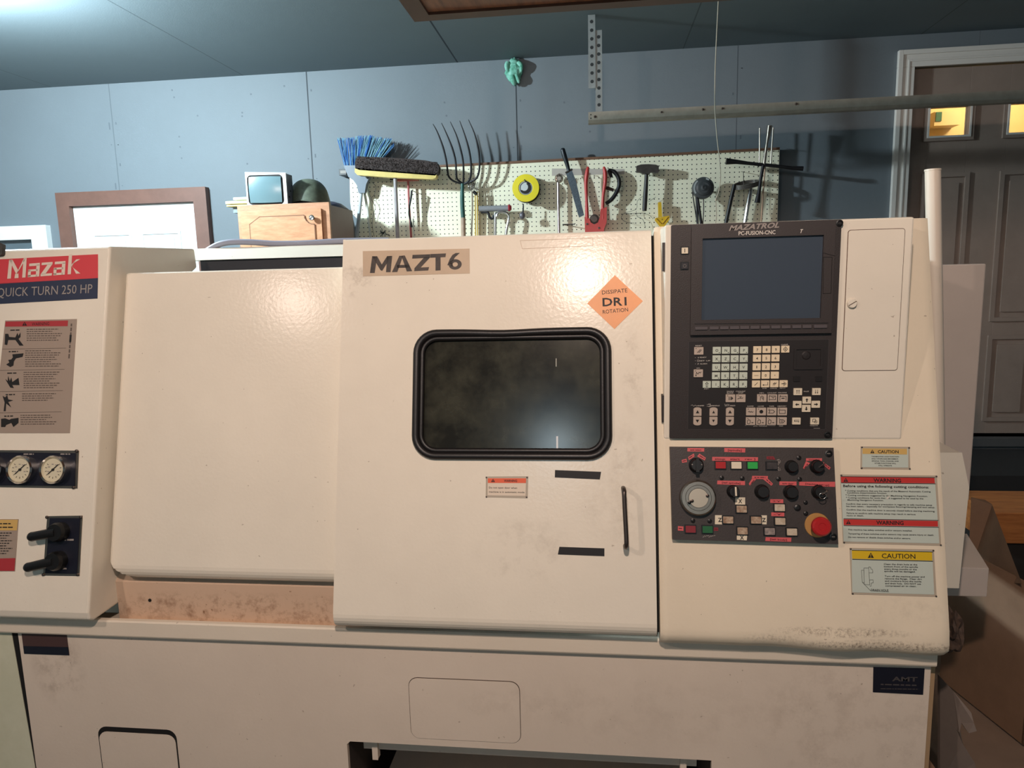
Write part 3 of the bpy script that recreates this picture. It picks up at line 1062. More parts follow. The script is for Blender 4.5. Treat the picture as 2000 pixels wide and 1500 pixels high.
lett([(250, 252), (263, 153), (293, 153), (278, 252)]); lett([(345, 247), (352, 152), (382, 151), (372, 247)]); lett([(263, 153), (293, 153), (322, 205), (312, 235)]); lett([(352, 152), (378, 151), (322, 240), (312, 235), (318, 205)])
lett([(380, 247), (424, 150), (446, 150), (412, 246)]); lett([(436, 150), (456, 148), (500, 241), (468, 243)]); lett([(412, 222), (410, 205), (480, 203), (486, 220)])
lett([(502, 145), (607, 141), (605, 162), (500, 167)]); lett([(512, 241), (595, 237), (600, 217), (514, 221)]); lett([(570, 160), (606, 160), (548, 222), (513, 224)])
lett([(608, 140), (700, 136), (697, 158), (606, 162)]); lett([(638, 160), (668, 158), (668, 236), (638, 238)])
a, b = FF.px(*zD(755, 202)); a2, _ = FF.px(*zD(790, 202))
rr = (a2 - a)
ring = [(a + rr * 1.1 * math.cos(t), b + rr * .88 * math.sin(t)) for t in [2 * math.pi * k / 24 for k in range(24)]]
ring2 = [(a + rr * .45 * math.cos(t), b + rr * .38 * math.sin(t)) for t in [2 * math.pi * k / 24 for k in range(24)]]
holed(W, FF, ring, ring2, .0008, .0012, SMUDGE)
lett([(708, 205), (722, 170), (738, 145), (757, 134), (782, 133), (752, 160), (738, 190), (742, 215)])
o = W.build('name_sticker', door)
W0 = MB()
for l0, l1 in (((1016, 470), (1158, 465)), ((1158, 465), (1158, 480)), ((1158, 480), (1020, 486)), ((1020, 486), (1016, 470))):
    pline(W0, FF, [FF.px(*l0), FF.px(*l1)], .0008, mat('glue_trace', (186, 162, 140), .6), .0004)
W0.build('label_trace', door); o['label'] = 'beige sticker with black MAZT6 lettering'
W = MB()
ppx(W, FF, [(1201, 537.5), (1255.5, 588), (1200, 642.5), (1147, 592.5)], 0, .0008, DIAM)
tpx(W, FF, 'DISSIPATE', (1176, 575), (1225.5, 570.5), 8, INK, .0012, .0); tpx(W, FF, 'DR1', (1177, 598), (1224, 596), 17, INK, .0012, .02); tpx(W, FF, 'ROTATION', (1177.5, 613), (1227, 608), 8, INK, .0012)
o = W.build('diamond_sticker', door); o['label'] = 'orange diamond sticker reading DISSIPATE DR1 ROTATION'


def zE(x, y):
    return (900 + x / 3.75, 880 + y / 3.75)


W = MB()
ppx(W, FF, [zE(*q) for q in ((184, 190), (494, 188), (490, 350), (182, 342))], 0, .0006, STICKE)
ppx(W, FF, [zE(*q) for q in ((198, 202), (478, 202), (474, 332), (196, 328))], .0006, .001, STICKW)
fpx(W, FF, [zE(*q) for q in ((198, 203), (478, 203), (477, 238), (198, 237))], WORANGE, .0014)
tpx(W, FF, 'WARNING', zE(316, 229), zE(412, 230), 4.6, INK, .0018, .02); warn_tri(W, FF, *zE(236, 218), 6.5, INK, WORANGE, .0017)
tpx(W, FF, 'Do not open door when', zE(206, 277), zE(412, 280), 3.6, INK, .0016); tpx(W, FF, 'machine is in automatic mode', zE(206, 308), zE(466, 312), 3.6, INK, .0016)
for q in ((188, 196), (486, 196), (482, 340), (188, 338)):
    lpx(W, FF, *zE(*q), 1.6, [(1, .0006), (1, .002), (0, .0024)], DSTEEL, n=8)
o = W.build('warning_sticker', door); o['label'] = 'small orange and cream warning sticker'

# fixed front panel at the right, dented at its lower corner
W = MB()
PX0, PX1 = .1305, .7095
NU, NV = 64, 70
vt = .101; vb = -.812
gridv = []
for j in range(NV + 1):
    v = vb + (vt - vb) * (j / NV)
    for i in range(NU + 1):
        u = PX0 + (PX1 - PX0) * i / NU
        c = 0.
        R = .032
        d = v - vb
        if d < R:
            c -= R - math.sqrt(max(0, R * R - (R - d) ** 2))
        if u - PX0 < .008:
            c -= (.008 - (u - PX0)) * .9
        if PX1 - u < .004:
            c -= .003
        # dent: bulge and hollow near the lower right corner
        w = max(0, min(1, (u - .36) / .16)) * max(0, min(1, (-.745 - v) / .035))
        if w > 0:
            w = w * w * (3 - 2 * w)
            c += w * (.004 * math.sin((v + .80) * 46 + u * 6) + .0025 * math.sin(u * 38 + v * 22) + .002)
        vv = v - (.005 * max(0, min(1, (u - .30) / .3)) + .0015 * math.sin(u * 30) * (u > .3)) * max(0, min(1, (-.70 - v) / .1))
        gridv.append(FF.W(u, vv, c))
N1 = NU + 1
W.add(gridv, [(j * N1 + i, j * N1 + i + 1, (j + 1) * N1 + i + 1, (j + 1) * N1 + i) for j in range(NV) for i in range(NU)], PANELM, True)
# turned back edges
for idx in ([j * N1 for j in range(NV + 1)], [j * N1 + NU for j in range(NV + 1)], list(range(N1)), [NV * N1 + i for i in range(N1)]):
    e = [gridv[k] for k in idx]
    vs = e + [p - FF.n * .05 for p in e]; n = len(e)
    W.add(vs, [(i, i + 1, n + i + 1, n + i) for i in range(n - 1)], CREAM)
fp = W.build('front_panel', M)
W = MB(); prism(W, FF, [(DX_1 + .0005, -.79), (PX0 - .0005, -.79), (PX0 - .0005, .09), (DX_1 + .0005, .09)], -.06, -.03, BLACKG); W.build('door_gap', M)
# torn corner lump
W = MB()
c = onY(1857, 1232, 1.50)
rdm = random.Random(5)
bm = bmesh.new()
bmesh.ops.create_icosphere(bm, subdivisions=3, radius=1)
vs = []
for v in bm.verts:
    s = 1 + rdm.uniform(-.22, .22)
    vs.append(c + Vector((v.co.x * .017 * s, v.co.y * .035 * s, v.co.z * .045 * s)))
W.add(vs, [tuple(q.index for q in f.verts) for f in bm.faces], mat('torn_filler', (78, 60, 48), .8, rgb2=(40, 30, 25), vs=60))
bm.free()
W.build('broken_corner', M)

# console housing: upright wedge on the slanted panel
W = MB()
hx0, hx1 = .1435, .6335
prof = [(1.55, .094), (1.55, -.358), (1.553, -.366), (1.70, -.366), (1.72, .094)]
vs = [(x, y, z) for x in (hx0, hx1) for y, z in prof]; n = len(prof)
W.add(vs, [tuple(range(n)), tuple(range(2 * n - 1, n - 1, -1))] + [(i, (i + 1) % n, n + (i + 1) % n, n + i) for i in range(n)], CREAM)
hs = W.build('console_housing', M, .004, 2)
W = MB()
c4 = [FC.px(x, y) for x, y in ((1656, 449), (1770, 445.5), (1752.5, 723.5), (1644, 724))]
rprism(W, FC, c4[0][0], c4[2][0], c4[2][1], c4[0][1], .006, -.002, .0007, mat('groove_dark', (88, 62, 48), .8))
rprism(W, FC, c4[0][0] + .0012, c4[2][0] - .0012, c4[2][1] + .0012, c4[0][1] - .0012, .005, -.002, .0016, CREAM)
ad = W.build('access_door', hs)
W = MB()
lpx(W, FC, 1662.5, 592.5, 9.5, [(1, .0016), (1, .006), (.85, .0085), (0, .0085)], CREAM)
a, b = FC.px(1662.5, 592.5)
pline(W, FC, [(a - .007, b - .004), (a + .007, b + .0045)], .0016, mat('slot_shadow', (90, 74, 60), .8), .0088)
W.build('latch', hs)
for y0, y1 in ((474, 530), (770, 822)):
    W = MB(); z0 = onY(1303, y1, 1.57).z; z1 = onY(1303, y0, 1.57).z
    box(W, hx0 - .004, hx0 + .006, 1.553, 1.575, z0, z1, DARKP); W.build('hinge', hs)
# ------------------------------------------------------------------ upper control panel
def zA(x, y):
    return (1290 + x / 5.405, 420 + y / 5.405)


def zB(x, y):
    return (1330 + x / 6.452, 650 + y / 6.452)


def zC(x, y):
    return (1300 + x / 5.882, 860 + y / 5.882)


TH = .007
FT = FC.off(TH)
W = MB()
c4 = [FC.px(x, y, TH) for x, y in ((1311, 440), (1644, 428), (1629, 857), (1308, 857))]
u0, u1, v0, v1 = c4[0][0], c4[1][0], c4[2][1], (c4[0][1] + c4[1][1]) / 2
rprism(W, FC, u0, u1, v0, v1, .003, -.001, TH, DARKP)
for q in (zA(1890, 85), (1616, 849)):
    a, b = FT.px(*q)
    lathe(W, FT, a, b, [(.007, 0), (.007, .0015), (.005, .002), (.004, .0008), (0, .0008)], BLACK, n=16)
    pline(W, FT, [(a - .003, b), (a + .003, b)], .001, DINK, .0012)
# printed captions of the keypad are part of the plate
sh = [FT.px(*zB(*q)) for q in ((100, 115), (1860, 82), (1805, 1215), (85, 1215))]
flat(W, FT, [(sh[3][0], sh[3][1]), (sh[2][0] + .002, sh[3][1]), (sh[2][0] + .002, sh[1][1]), (sh[3][0], sh[1][1])], SHEET, .0004)
pline(W, FT, [(sh[3][0], sh[3][1]), (sh[2][0] + .002, sh[3][1]), (sh[2][0] + .002, sh[1][1]), (sh[3][0], sh[1][1])], .0006, DINK, .0006, True)
for s, p0, p1, h in (('RESET', (183, 170), (265, 168), 15), ('READY', (238, 318), (322, 316), 16), ('I', (215, 320), (222, 320), 16), ('SET UP', (232, 360), (370, 358), 15), ('?', (208, 400), (226, 400), 16), ('ALARM', (238, 398), (328, 397), 15),
                     ('VFC', (193, 452), (240, 451), 13), ('CLEAR', (1262, 157), (1350, 153), 15), ('SHIFT', (290, 712), (355, 711), 16), ('EOB', (1028, 706), (1080, 705), 16), ('CANCEL', (1122, 706), (1212, 705), 15), ('INPUT', (1245, 704), (1318, 703), 15),
                     ('SINGLE', (578, 746), (664, 745), 15), ('BLOCK', (580, 766), (662, 765), 15), ('COOLANT', (692, 745), (812, 744), 15), ('STOP', (720, 765), (784, 764), 15), ('MF1', (990, 765), (1042, 764), 14), ('COOLANT', (1090, 764), (1206, 762), 14), ('MACHINE', (1225, 762), (1332, 760), 14),
                     ('RAPID', (214, 926), (292, 924), 15), ('SPINDLE', (378, 926), (486, 924), 15), ('FEED', (620, 926), (684, 924), 15), ('RAPID', (838, 932), (916, 931), 14), ('HOME', (970, 932), (1044, 931), 14), ('TAPE', (1110, 932), (1172, 931), 14), ('MEMORY', (1218, 932), (1328, 930), 14),
                     ('JOG / HANDLE', (912, 1180), (1085, 1180), 16), ('MDI', (1238, 1180), (1284, 1180), 15), ('PAGE', (1548, 746), (1612, 744), 15), ('WINDOW', (1624, 1176), (1728, 1175), 14)):
    tpx(W, FT, s, zB(*p0), zB(*p1), h / 6.452, WINK, .0007, .0)


def strokes(mb, fr, z, pts, w, m, c=.0007, close=False):
    pline(mb, fr, [fr.px(*z(*q), c) for q in pts], w, m, c, close)


for pts in ([(125, 915), (145, 908), (160, 926), (180, 910), (198, 924), (210, 916)], [(325, 905), (368, 905), (368, 925), (325, 925)], [(345, 905), (345, 895), (372, 895), (372, 932), (345, 932)],
            [(550, 896), (560, 928), (570, 900), (580, 928), (590, 896)], [(592, 900), (604, 926), (608, 900)], [(808, 1168), (905, 1170)], [(1092, 1170), (1190, 1171)], [(205, 342), (226, 342), (226, 362), (205, 362), (205, 342)], [(176, 314), (186, 314)], [(176, 352), (186, 352)], [(178, 392), (188, 392)], [(1672, 1204), (1750, 1204)]):
    strokes(W, FT, zB, pts, .0004, WINK)
# captions over the screen
tpx(W, FC.off(.0165), 'MAZATROL', (1423.5, 450.5), (1522, 444.0), 10.5, GINK, .0004, .03, .35)
tpx(W, FC.off(.0165), 'PC-FUSION-CNC', (1442.5, 459.5), (1514.5, 457), 8, WINK, .0004, .015)
tpx(W, FC.off(.0165), 'T', (1563, 455), (1568.5, 454.8), 7.5, WINK, .0004, .03, .3)
cp = W.build('control_panel', M, 0)
cp['label'] = 'dark keypad and screen panel'

# monitor bezel, proud of the plate
BZ = .0165
FBZ = FC.off(BZ)
W = MB()
e = [FBZ.px(*zA(*q)) for q in ((330, 100), (1852, 35), (1805, 1238), (305, 1268))]
s = [FBZ.px(*zA(*q)) for q in ((445, 248), (1722, 205), (1692, 1080), (432, 1110))]
be = (e[0][0], e[2][0], e[3][1], min(v1 - .001, e[1][1]))
holed(W, FC, [(be[0], be[2]), (be[1], be[2]), (be[1], be[3]), (be[0], be[3])], [(s[0][0], s[3][1]), (s[2][0], s[3][1]), (s[2][0], s[0][1]), (s[0][0], s[0][1])], TH - .001, BZ, DARK2)
for pts in ([(1720, 400), (1840, 432)], [(1722, 445), (1812, 445), (1800, 826), (1716, 830), (1722, 445)]):
    strokes(W, FBZ, zA, pts, .0009, BLACKG, .0004)
strokes(W, FBZ, zA, [(362, 1150), (1770, 1140)], .0012, BLACK, .0004)
W.build('screen_bezel', cp, .0012, 2)
W = MB()
prism(W, FC, [(s[0][0], s[3][1]), (s[2][0], s[3][1]), (s[2][0], s[0][1]), (s[0][0], s[0][1])], TH, TH + .003, SCREEN)
W.build('screen', cp)
for (x0, x1) in ((365, 495), (518, 612), (626, 716), (732, 828), (838, 932), (948, 1042), (1056, 1150), (1166, 1262), (1276, 1370), (1388, 1482), (1496, 1590), (1616, 1755)):
    t = (x0 - 365) / 1390
    W = MB()
    a0, b0 = FBZ.px(*zA(x0, 1210 - t * 20)); a1, b1 = FBZ.px(*zA(x1, 1178 - t * 24))
    rprism(W, FBZ, a0, a1, b0, b1, .001, -.001, .003, mat('soft_key_grey', (86, 80, 82), .4))
    W.build('soft_key', cp, .0005, 1)
for (x, y, pale, s_) in ((255, 375, True, 'I'), (253, 537, False, 'O')):
    W = MB()
    a0, b0 = FT.px(*zA(x - 46, y + 44)); a1, b1 = FT.px(*zA(x + 46, y - 44))
    rprism(W, FT, a0, a1, b0, b1, .001, -.001, .0012, BLACK)
    a0, b0 = FT.px(*zA(x - 34, y + 33)); a1, b1 = FT.px(*zA(x + 34, y - 32))
    rprism(W, FT, a0, a1, b0, b1, .001, .001, .004, KEYW if pale else mat('dark_key', (44, 42, 46), .4))
    a, b = FT.px(*zA(x, y))
    if pale:
        pline(W, FT, [(a, b - .0035), (a, b + .0035)], .0014, INK, .0043)
    else:
        pline(W, FT, [(a + .003 * math.cos(t), b + .003 * math.sin(t)) for t in [k * math.pi / 8 for k in range(16)]], .0008, GINK, .0043, True)
    W.build('power_button', cp, .0004, 1)


def key(x, y, w, h, m, draw=None, led=False, rnd=None, z=zB, name='key'):
    """one key at zoom coordinates; draw(mb, fr, a, b, s) prints its legend, s = half width"""
    W = MB()
    a, b = FT.px(*z(x, y))
    a2, _ = FT.px(*z(x + w / 2, y)); _, b2 = FT.px(*z(x, y - h / 2))
    hw, hh = abs(a2 - a), abs(b2 - b)
    top = .0035
    if rnd is None:
        rprism(W, FT, a - hw, a + hw, b - hh, b + hh, .0008, -.001, top, m)
    else:
        ou = [(a - hw, b - hh * rnd), (a + hw, b - hh * rnd)]
        ou += [(a + hw * math.cos(t), b + rnd * hh * .55 + rnd * hh * .45 * math.sin(t)) for t in [math.pi * k / 8 for k in range(9)]]
        prism(W, FT, ou, -.001, top, m)
    if led:
        lathe(W, FT, a - hw * .6, b + hh * .66, [(.0009, top), (.0009, top + .0003), (0, top + .0003)], BLACK, n=8)
    if draw:
        draw(W, FT, a, b, min(hw, hh), top + .0003)
    return W.build(name, cp, .0006, 1)


def letter(ch, sub=None):
    def d(W, fr, a, b, s, c):
        vs, fs, x0, x1, cap = text_mesh(ch, .012, 0)
        h = s * .78; w = h * (x1 - x0) / .73
        if ch == '1':
            w = h * .3
        text(W, fr, ch, a - w / 2, b - h / 2, w, h, c, INK, .012)
        if sub:
            pline(W, fr, [(a + s * .62, b - s * .7), (a + s * .82, b - s * .7)], s * .2, INK, c)
    return d


def polys(*ps, fill=True):
    def d(W, fr, a, b, s, c):
        for p in ps:
            q = [(a + x * s, b + y * s) for x, y in p]
            if fill:
                flat(W, fr, q, INK, c)
            else:
                pline(W, fr, q, s * .13, INK, c)
    return d


def mix(*ds):
    def d(*k):
        for f in ds:
            f(*k)
    return d


for r, row in enumerate(('ONGP', 'XZCY', 'UWHV', 'MSTL', 'IKRF')):
    for k, ch in enumerate(row):
        key(448 + 114.2 * k - 3.0 * r, 219 + 106.8 * r - .7 * k, 100, 86, KEYG, letter(ch, ch != 'V'))
key(323, 648, 100, 84, KEYG, polys([(0, .7), (.4, .2), (.2, .2), (.2, -.7), (-.2, -.7), (-.2, .2), (-.4, .2), (0, .7)], fill=False))
for r, row in enumerate(('789', '456', '123', '-0.')):
    for k, ch in enumerate(row):
        key(958 + 116 * k - 4 * r, 211 + 108 * r - 2 * k, 100, 86, KEYC,
            polys([(-.6, .04), (.6, .04), (.6, -.04), (-.6, -.04)]) if ch == '-' else polys([(-.1, -.1), (.1, -.1), (.1, .1), (-.1, .1)]) if ch == '.' else letter(ch))
key(1310, 204, 102, 86, KEYC, polys([(0, .7), (.6, 0), (0, -.7), (-.6, 0), (0, .7)], [(.1, .3), (-.2, 0), (.1, -.3), (.2, 0)], fill=False))
key(942, 642, 100, 86, KEYC, polys([(-.4, -.4), (.4, .4)], fill=False))
key(1057, 641, 102, 86, KEYC, polys([(.7, .5), (.7, -.3), (-.7, -.3)], [(-.4, -.15), (-.7, -.3), (-.4, -.45)], fill=False))
key(1172, 640, 104, 86, KEYC, polys([(-.4, -.4), (.1, .4)], [(0, -.4), (.5, .4)], [(-.4, .1), (.5, .1)], fill=False))
key(1288, 639, 102, 86, KEYC, mix(polys([(-.6, .1), (0, .1), (0, .3), (.4, 0), (0, -.3), (0, -.1), (-.6, -.1)]), polys([(.0, .6), (.7, 0), (0, -.6)], fill=False)))
# mode keys
key(222, 226, 116, 94, KEYT, polys([(-.5, -.5), (.3, .4), (.5, .4), (-.3, -.5)], [(-.1, -.5), (.6, .3), (.8, .3), (.1, -.5)]), True)
key(216, 508, 116, 96, KEYT, mix(polys([(-.6, -.6), (-.5, .3), (-.1, -.2), (.2, .3), (.5, .1), (.7, .4)], fill=False), polys([(-.8, -.7), (-.4, -.7), (-.6, -.3)])), True)
key(620, 822, 118, 96, KEYT, mix(polys([(.2, .5), (.7, 0), (.2, -.5)]), polys([(-.5, .3), (.2, .3)], [(-.5, 0), (.2, 0)], [(-.5, -.3), (.2, -.3)], fill=False)), True)
key(750, 822, 118, 96, KEYT, polys([(-.8, -.2), (-.6, 0), (.4, 0), (.5, .2)], [(-.1, 0), (-.1, .35)], [(-.4, .4), (.2, .4)], fill=False), True)
key(1015, 820, 118, 94, KEYT, polys([(-.4, -.6), (-.4, .3), (0, .6), (.4, .3), (.4, -.6)], [(-.2, .1), (.2, .1), (.2, -.3)], fill=False), True)
key(1147, 820, 118, 94, KEYT, polys([(-.8, -.6), (-.8, .6), (.8, .6), (.8, -.4), (-.8, -.4)], [(-.2, .4), (.2, 0), (.5, .4)], fill=False), True)
key(1280, 820, 118, 94, KEYT, mix(polys([(-.8, -.6), (-.8, .5), (.8, .5), (.8, -.6)], fill=False), polys([(-.4, .1), (.3, .1), (.5, 0), (.3, -.15), (-.4, -.15)])), True)
hand = [(-.8, -.6), (-.8, .1), (-.5, .4), (-.1, .2), (-.1, -.5), (-.4, -.7), (-.8, -.6)]
key(877, 989, 118, 96, KEYT, polys([(-.7, -.1), (-.4, .1), (-.2, -.2), (.1, .05), (.3, -.2), (.6, .0)], fill=False), True)
key(1008, 989, 118, 96, KEYT, polys([(-.5, 0), (-.35, -.4), (0, -.5), (.35, -.35), (.5, 0), (.3, .35), (0, .5), (-.35, .35)]), True)
key(1140, 989, 118, 96, KEYT, polys([(-.8, .4), (.3, .4), (.7, 0), (.3, -.4), (-.8, -.4), (-.5, 0), (-.8, .4)], fill=False), True)
key(1272, 989, 118, 96, KEYT, polys([(-.8, .4), (.7, .4), (.7, -.5), (-.7, -.5), (-.8, .4)], fill=False), True)
for x in (873, 1003, 1135):
    key(x, 1109, 118, 96, KEYT, mix(polys(hand, fill=False), polys([(.2, -.3), (.7, -.3), (.7, -.5), (.2, -.5)])), True)
key(1268, 1109, 118, 96, KEYT, polys([(-.6, .4), (.2, .4), (.7, 0), (.2, -.5), (-.6, -.5), (-.6, .4)], [(-.3, .1), (.2, .1)], [(-.3, -.2), (.2, -.2)], fill=False), True)
for x in (208, 410, 616):
    sz = .34 if x == 410 else .44
    key(x - 2, 990, 100, 106, KEYT, polys([(-sz, -.42), (sz, -.42), (0, sz * .9)]), rnd=1.0)
    key(x - 4, 1110, 100, 106, KEYT, polys([(-sz, .42), (sz, .42), (0, -sz * .9)]), rnd=-1.0)
ar = [(0, .6), (.45, .1), (.16, .1), (.16, -.5), (-.16, -.5), (-.16, .1), (-.45, .1)]


def rot(p, k):
    for _ in range(k):
        p = [(-y, x) for x, y in p]
    return p


dbl = lambda sg: polys(*[[(dx, sg * .6), (dx - .2, sg * .2), (dx - .06, sg * .2), (dx - .06, -sg * .6), (dx + .06, -sg * .6), (dx + .06, sg * .2), (dx + .2, sg * .2)] for dx in (-.28, .28)])
key(1468, 739, 106, 86, KEYW, dbl(1)); key(1702, 738, 106, 86, KEYW, dbl(-1))
key(1580, 846, 106, 86, KEYW, polys(ar)); key(1573, 950, 106, 86, KEYW, polys(rot(ar, 2)))
key(1460, 900, 106, 86, KEYW, polys(rot(ar, 1))); key(1693, 898, 106, 86, KEYW, polys(rot(ar, 3)))
key(1450, 1109, 104, 84, KEYW, polys([(-.6, .3), (.7, .3)], [(-.6, .3), (-.6, 0)], [(-.6, -.1), (.7, -.1), (.5, -.3)], fill=False))
key(1680, 1109, 108, 84, KEYW, polys([(-.6, .6), (.2, .6), (.2, -.2), (-.6, -.2), (-.6, .6)], [(.0, .1), (.6, .1), (.6, -.5), (0, -.5), (0, .1)], fill=False))
# moulded pad with its two buttons
W = MB()
a0, b0 = FT.px(*zB(1415, 462)); a1, b1 = FT.px(*zB(1790, 190))
a2, b2 = FT.px(*zB(1440, 425)); a3, b3 = FT.px(*zB(1760, 205))
holed(W, FT, rrect(a0, a1, b0, b1, .002), rrect(a2, a3, b2, b3, .002), 0, .003, SHEET)
a, b = FT.px(*zB(1578, 285))
lathe(W, FT, a, b, [(.009, .0004), (.007, .002), (0, .0024)], SHEET, n=20)
W.build('touch_pad', cp, .0008, 1)
for x in (1455, 1735):
    W = MB(); a0, b0 = FT.px(*zB(x - 42, 612)); a1, b1 = FT.px(*zB(x + 42, 545))
    rprism(W, FT, a0, a1, b0, b1, .001, 0, .0022, mat('pad_button', (30, 27, 27), .45)); W.build('pad_button', cp, .0005, 1)

# ------------------------------------------------------------------ lower switch panel
SWT = .016
FS2 = FF.off(SWT)
W = MB()
q = [FF.px(*zC(*p_), SWT) for p_ in ((50, 72), (1930, 85), (1985, 1195), (80, 1140))]
prism(W, FF, [(q[3][0], q[3][1]), (q[2][0], q[2][1]), (q[1][0] , q[1][1]), (q[0][0], q[0][1])], -.001, SWT, SWP)
# red tape labels with dark lettering, stuck to the plate
PINKT = mat('label_lettering', (90, 20, 30), .6)
for s_, pts in (('axis select', ((250, 88), (445, 90), (443, 130), (250, 128))), ('[spindle]', ((674, 88), (916, 92), (914, 140), (674, 134))), ('stop', ((535, 190), (715, 191), (715, 236), (535, 234))), ('start', ((715, 191), (880, 192), (880, 238), (715, 236))), ('rev ]', ((880, 192), (1062, 194), (1060, 238), (880, 238))),
                ('[tail spindle]', ((594, 462), (912, 468), (912, 515), (592, 505))), ('auto door', ((1308, 472), (1504, 474), (1504, 518), (1306, 514))), ('[machine set-up]', ((1536, 476), (1948, 476), (1946, 535), (1534, 518))), ('+Y', ((1202, 676), (1352, 678), (1352, 722), (1202, 718))), ('-Y', ((1214, 828), (1364, 830), (1364, 874), (1214, 870))),
                ('[tail body]', ((1150, 1112), (1445, 1118), (1442, 1166), (1144, 1156))), ('[spindle]', ((1614, 206), (1798, 206), (1796, 238), (1612, 236)))):
    fpx(W, FS2, [zC(*p_) for p_ in pts], PINK, .0005)
    (xa, ya), (xb, yb_), (xc, yc), (xd, yd) = pts
    h = (yd - ya)
    tpx(W, FS2, s_, zC(xa + (xb - xa) * .17, yd - h * .28), zC(xa + (xb - xa) * .83, yc - h * .28), h * .45 / 5.882, PINKT, .001, .02)
for pts in (((185, 225), (240, 212), (246, 250), (190, 258)), ((258, 192), (325, 150), (332, 186), (268, 226)), ((388, 152), (462, 200), (450, 232), (362, 184)), ((1160, 186), (1240, 184), (1262, 222), (1162, 216)), ((1612, 240), (1660, 262), (1590, 330), (1578, 318)), ((1812, 250), (1896, 312), (1880, 340), (1815, 284)),
            ((995, 408), (1176, 410), (1174, 446), (990, 444)), ((992, 440), (1052, 436), (968, 520), (955, 500)), ((1112, 440), (1174, 440), (1234, 500), (1215, 522)), ((142, 985), (205, 990), (205, 1040), (140, 1036)), ((556, 1000), (604, 1004), (604, 1040), (552, 1040))):
    fpx(W, FS2, [zC(*p_) for p_ in pts], PINK if pts[0][0] not in (556, 1160) else REDD, .0007)
    (xa, ya), (xb, yb_), (xc, yc), (xd, yd) = pts
    cx_, cy_ = (xa + xb + xc + xd) / 4, (ya + yb_ + yc + yd) / 4
    L1 = ((xa + xd) / 2, (ya + yd) / 2); L2 = ((xb + xc) / 2, (yb_ + yc) / 2)
    K1 = ((xa + xb) / 2, (ya + yb_) / 2); K2 = ((xc + xd) / 2, (yc + yd) / 2)
    if math.dist(K1, K2) > math.dist(L1, L2):
        L1, L2 = K1, K2
    scrawl(W, FS2, zC(L1[0] + (L2[0] - L1[0]) * .15, L1[1] + (L2[1] - L1[1]) * .15 + 5), zC(L1[0] + (L2[0] - L1[0]) * .85, L1[1] + (L2[1] - L1[1]) * .85 + 5), 1.8, PINKT, .001, int(xa))
for s_, pts in (('X', ((802, 655), (914, 656), (914, 740), (800, 738))), ('X', ((818, 1090), (938, 1092), (932, 1150), (818, 1142))), ('Z', ((568, 860), (655, 860), (652, 966), (566, 964))), ('Z', ((1098, 862), (1164, 862), (1160, 966), (1098, 964)))):
    fpx(W, FS2, [zC(*p_) for p_ in pts], KEYW, .0005)
    (xa, ya), (xb, yb_), (xc, yc), (xd, yd) = pts
    cx_ = (xa + xb) / 2 + (14 if s_ == 'Z' and xa < 900 else 0)
    tpx(W, FS2, s_, zC(cx_ - 22, (ya + yd) / 2 + 24), zC(cx_ + 22, (ya + yd) / 2 + 24), 8, INK, .001, .03)
for i in range(9):
    x, y = 1280 + math.sin(i) * 14, 230 + i * 15
    scrawl(W, FS2, zC(x, y), zC(x + 30, y - 8), 1.2, GINK, .0006, i)
for i in range(6):
    scrawl(W, FS2, zC(430 + i * 22, 1118 - (i % 3) * 8), zC(452 + i * 24, 1096), 1.0, GINK, .0006, 50 + i)
for x, y in ((1872, 152), (1925, 1108)):
    a, b = FS2.px(*zC(x, y))
    lathe(W, FS2, a, b, [(.0075, 0), (.0075, .0016), (.005, .0022), (.004, .0006), (0, .0006)], BLACK, n=18)
    pline(W, FS2, [(a - .003, b), (a + .003, b)], .001, GINK, .001)
for x, y in ((643, 430), (880, 436), (1296, 442), (1538, 446), (1530, 200), (313, 922), (505, 926)):
    a, b = FS2.px(*zC(x, y))
    lathe(W, FS2, a, b, [(.005, 0), (.0046, .0022), (.0032, .0026), (.0026, .001), (0, .0016)], DSTEEL, n=14, mats=[BLACK, BLACK, DSTEEL, BLACK, BLACK])
for x, y, r in ((1605, 712, 24), (1512, 772, 38), (1608, 838, 26)):
    a, b = FS2.px(*zC(x, y)); rr = r / 5.882 * .00107
    lathe(W, FS2, a, b, [(rr, 0), (rr * .95, .003), (rr * .5, .004), (0, .004)], BLACK, n=16)
sp = W.build('switch_panel', M)
sp['label'] = 'grey switch panel with red label tape'


def knob(x, y, R, prof, m, **k):
    W = MB()
    a, b = FS2.px(*zC(x, y)); r = R / 5.882 * .00107
    lathe(W, FS2, a, b, [(p_ * r, c_) for p_, c_ in prof], m, **k)
    return W, a, b, r


KP = [(1.1, 0), (1.1, .003), (.95, .005), (.92, .016), (.8, .019), (0, .019)]
W, a, b, r = knob(350, 285, 78, KP, BLACK)
prism(W, FS2, [(a - r * .25, b - r), (a + r * .25, b - r), (a + r * .2, b + r), (a - r * .2, b + r)], .018, .026, BLACK)
for sx in (-.7, .65):
    lathe(W, FS2, a + sx * r, b + r * .1, [(r * .12, .0188), (0, .0196)], GINK, n=8)
W.build('selector_knob', sp)
for x, y, R in ((1440, 302, 68), (1102, 588, 76), (1432, 594, 76)):
    W, a, b, r = knob(x, y, R, KP, BLACK)
    W.build('selector_knob', sp)
W, a, b, r = knob(772, 585, 66, KP, BLACK)
prism(W, FS2, [(a - r * .3, b - r * .9), (a + r * .3, b - r * .9), (a + r * .3, b + r * .95), (a - r * .3, b + r * .95)], .018, .025, BLACK)
prism(W, FS2, [(a + r * .02, b - r * .7), (a + r * .3, b - r * .7), (a + r * .26, b + r * .85), (a - r * .02, b + r * .85)], .0248, .0255, KEYW)
W.build('selector_knob', sp)
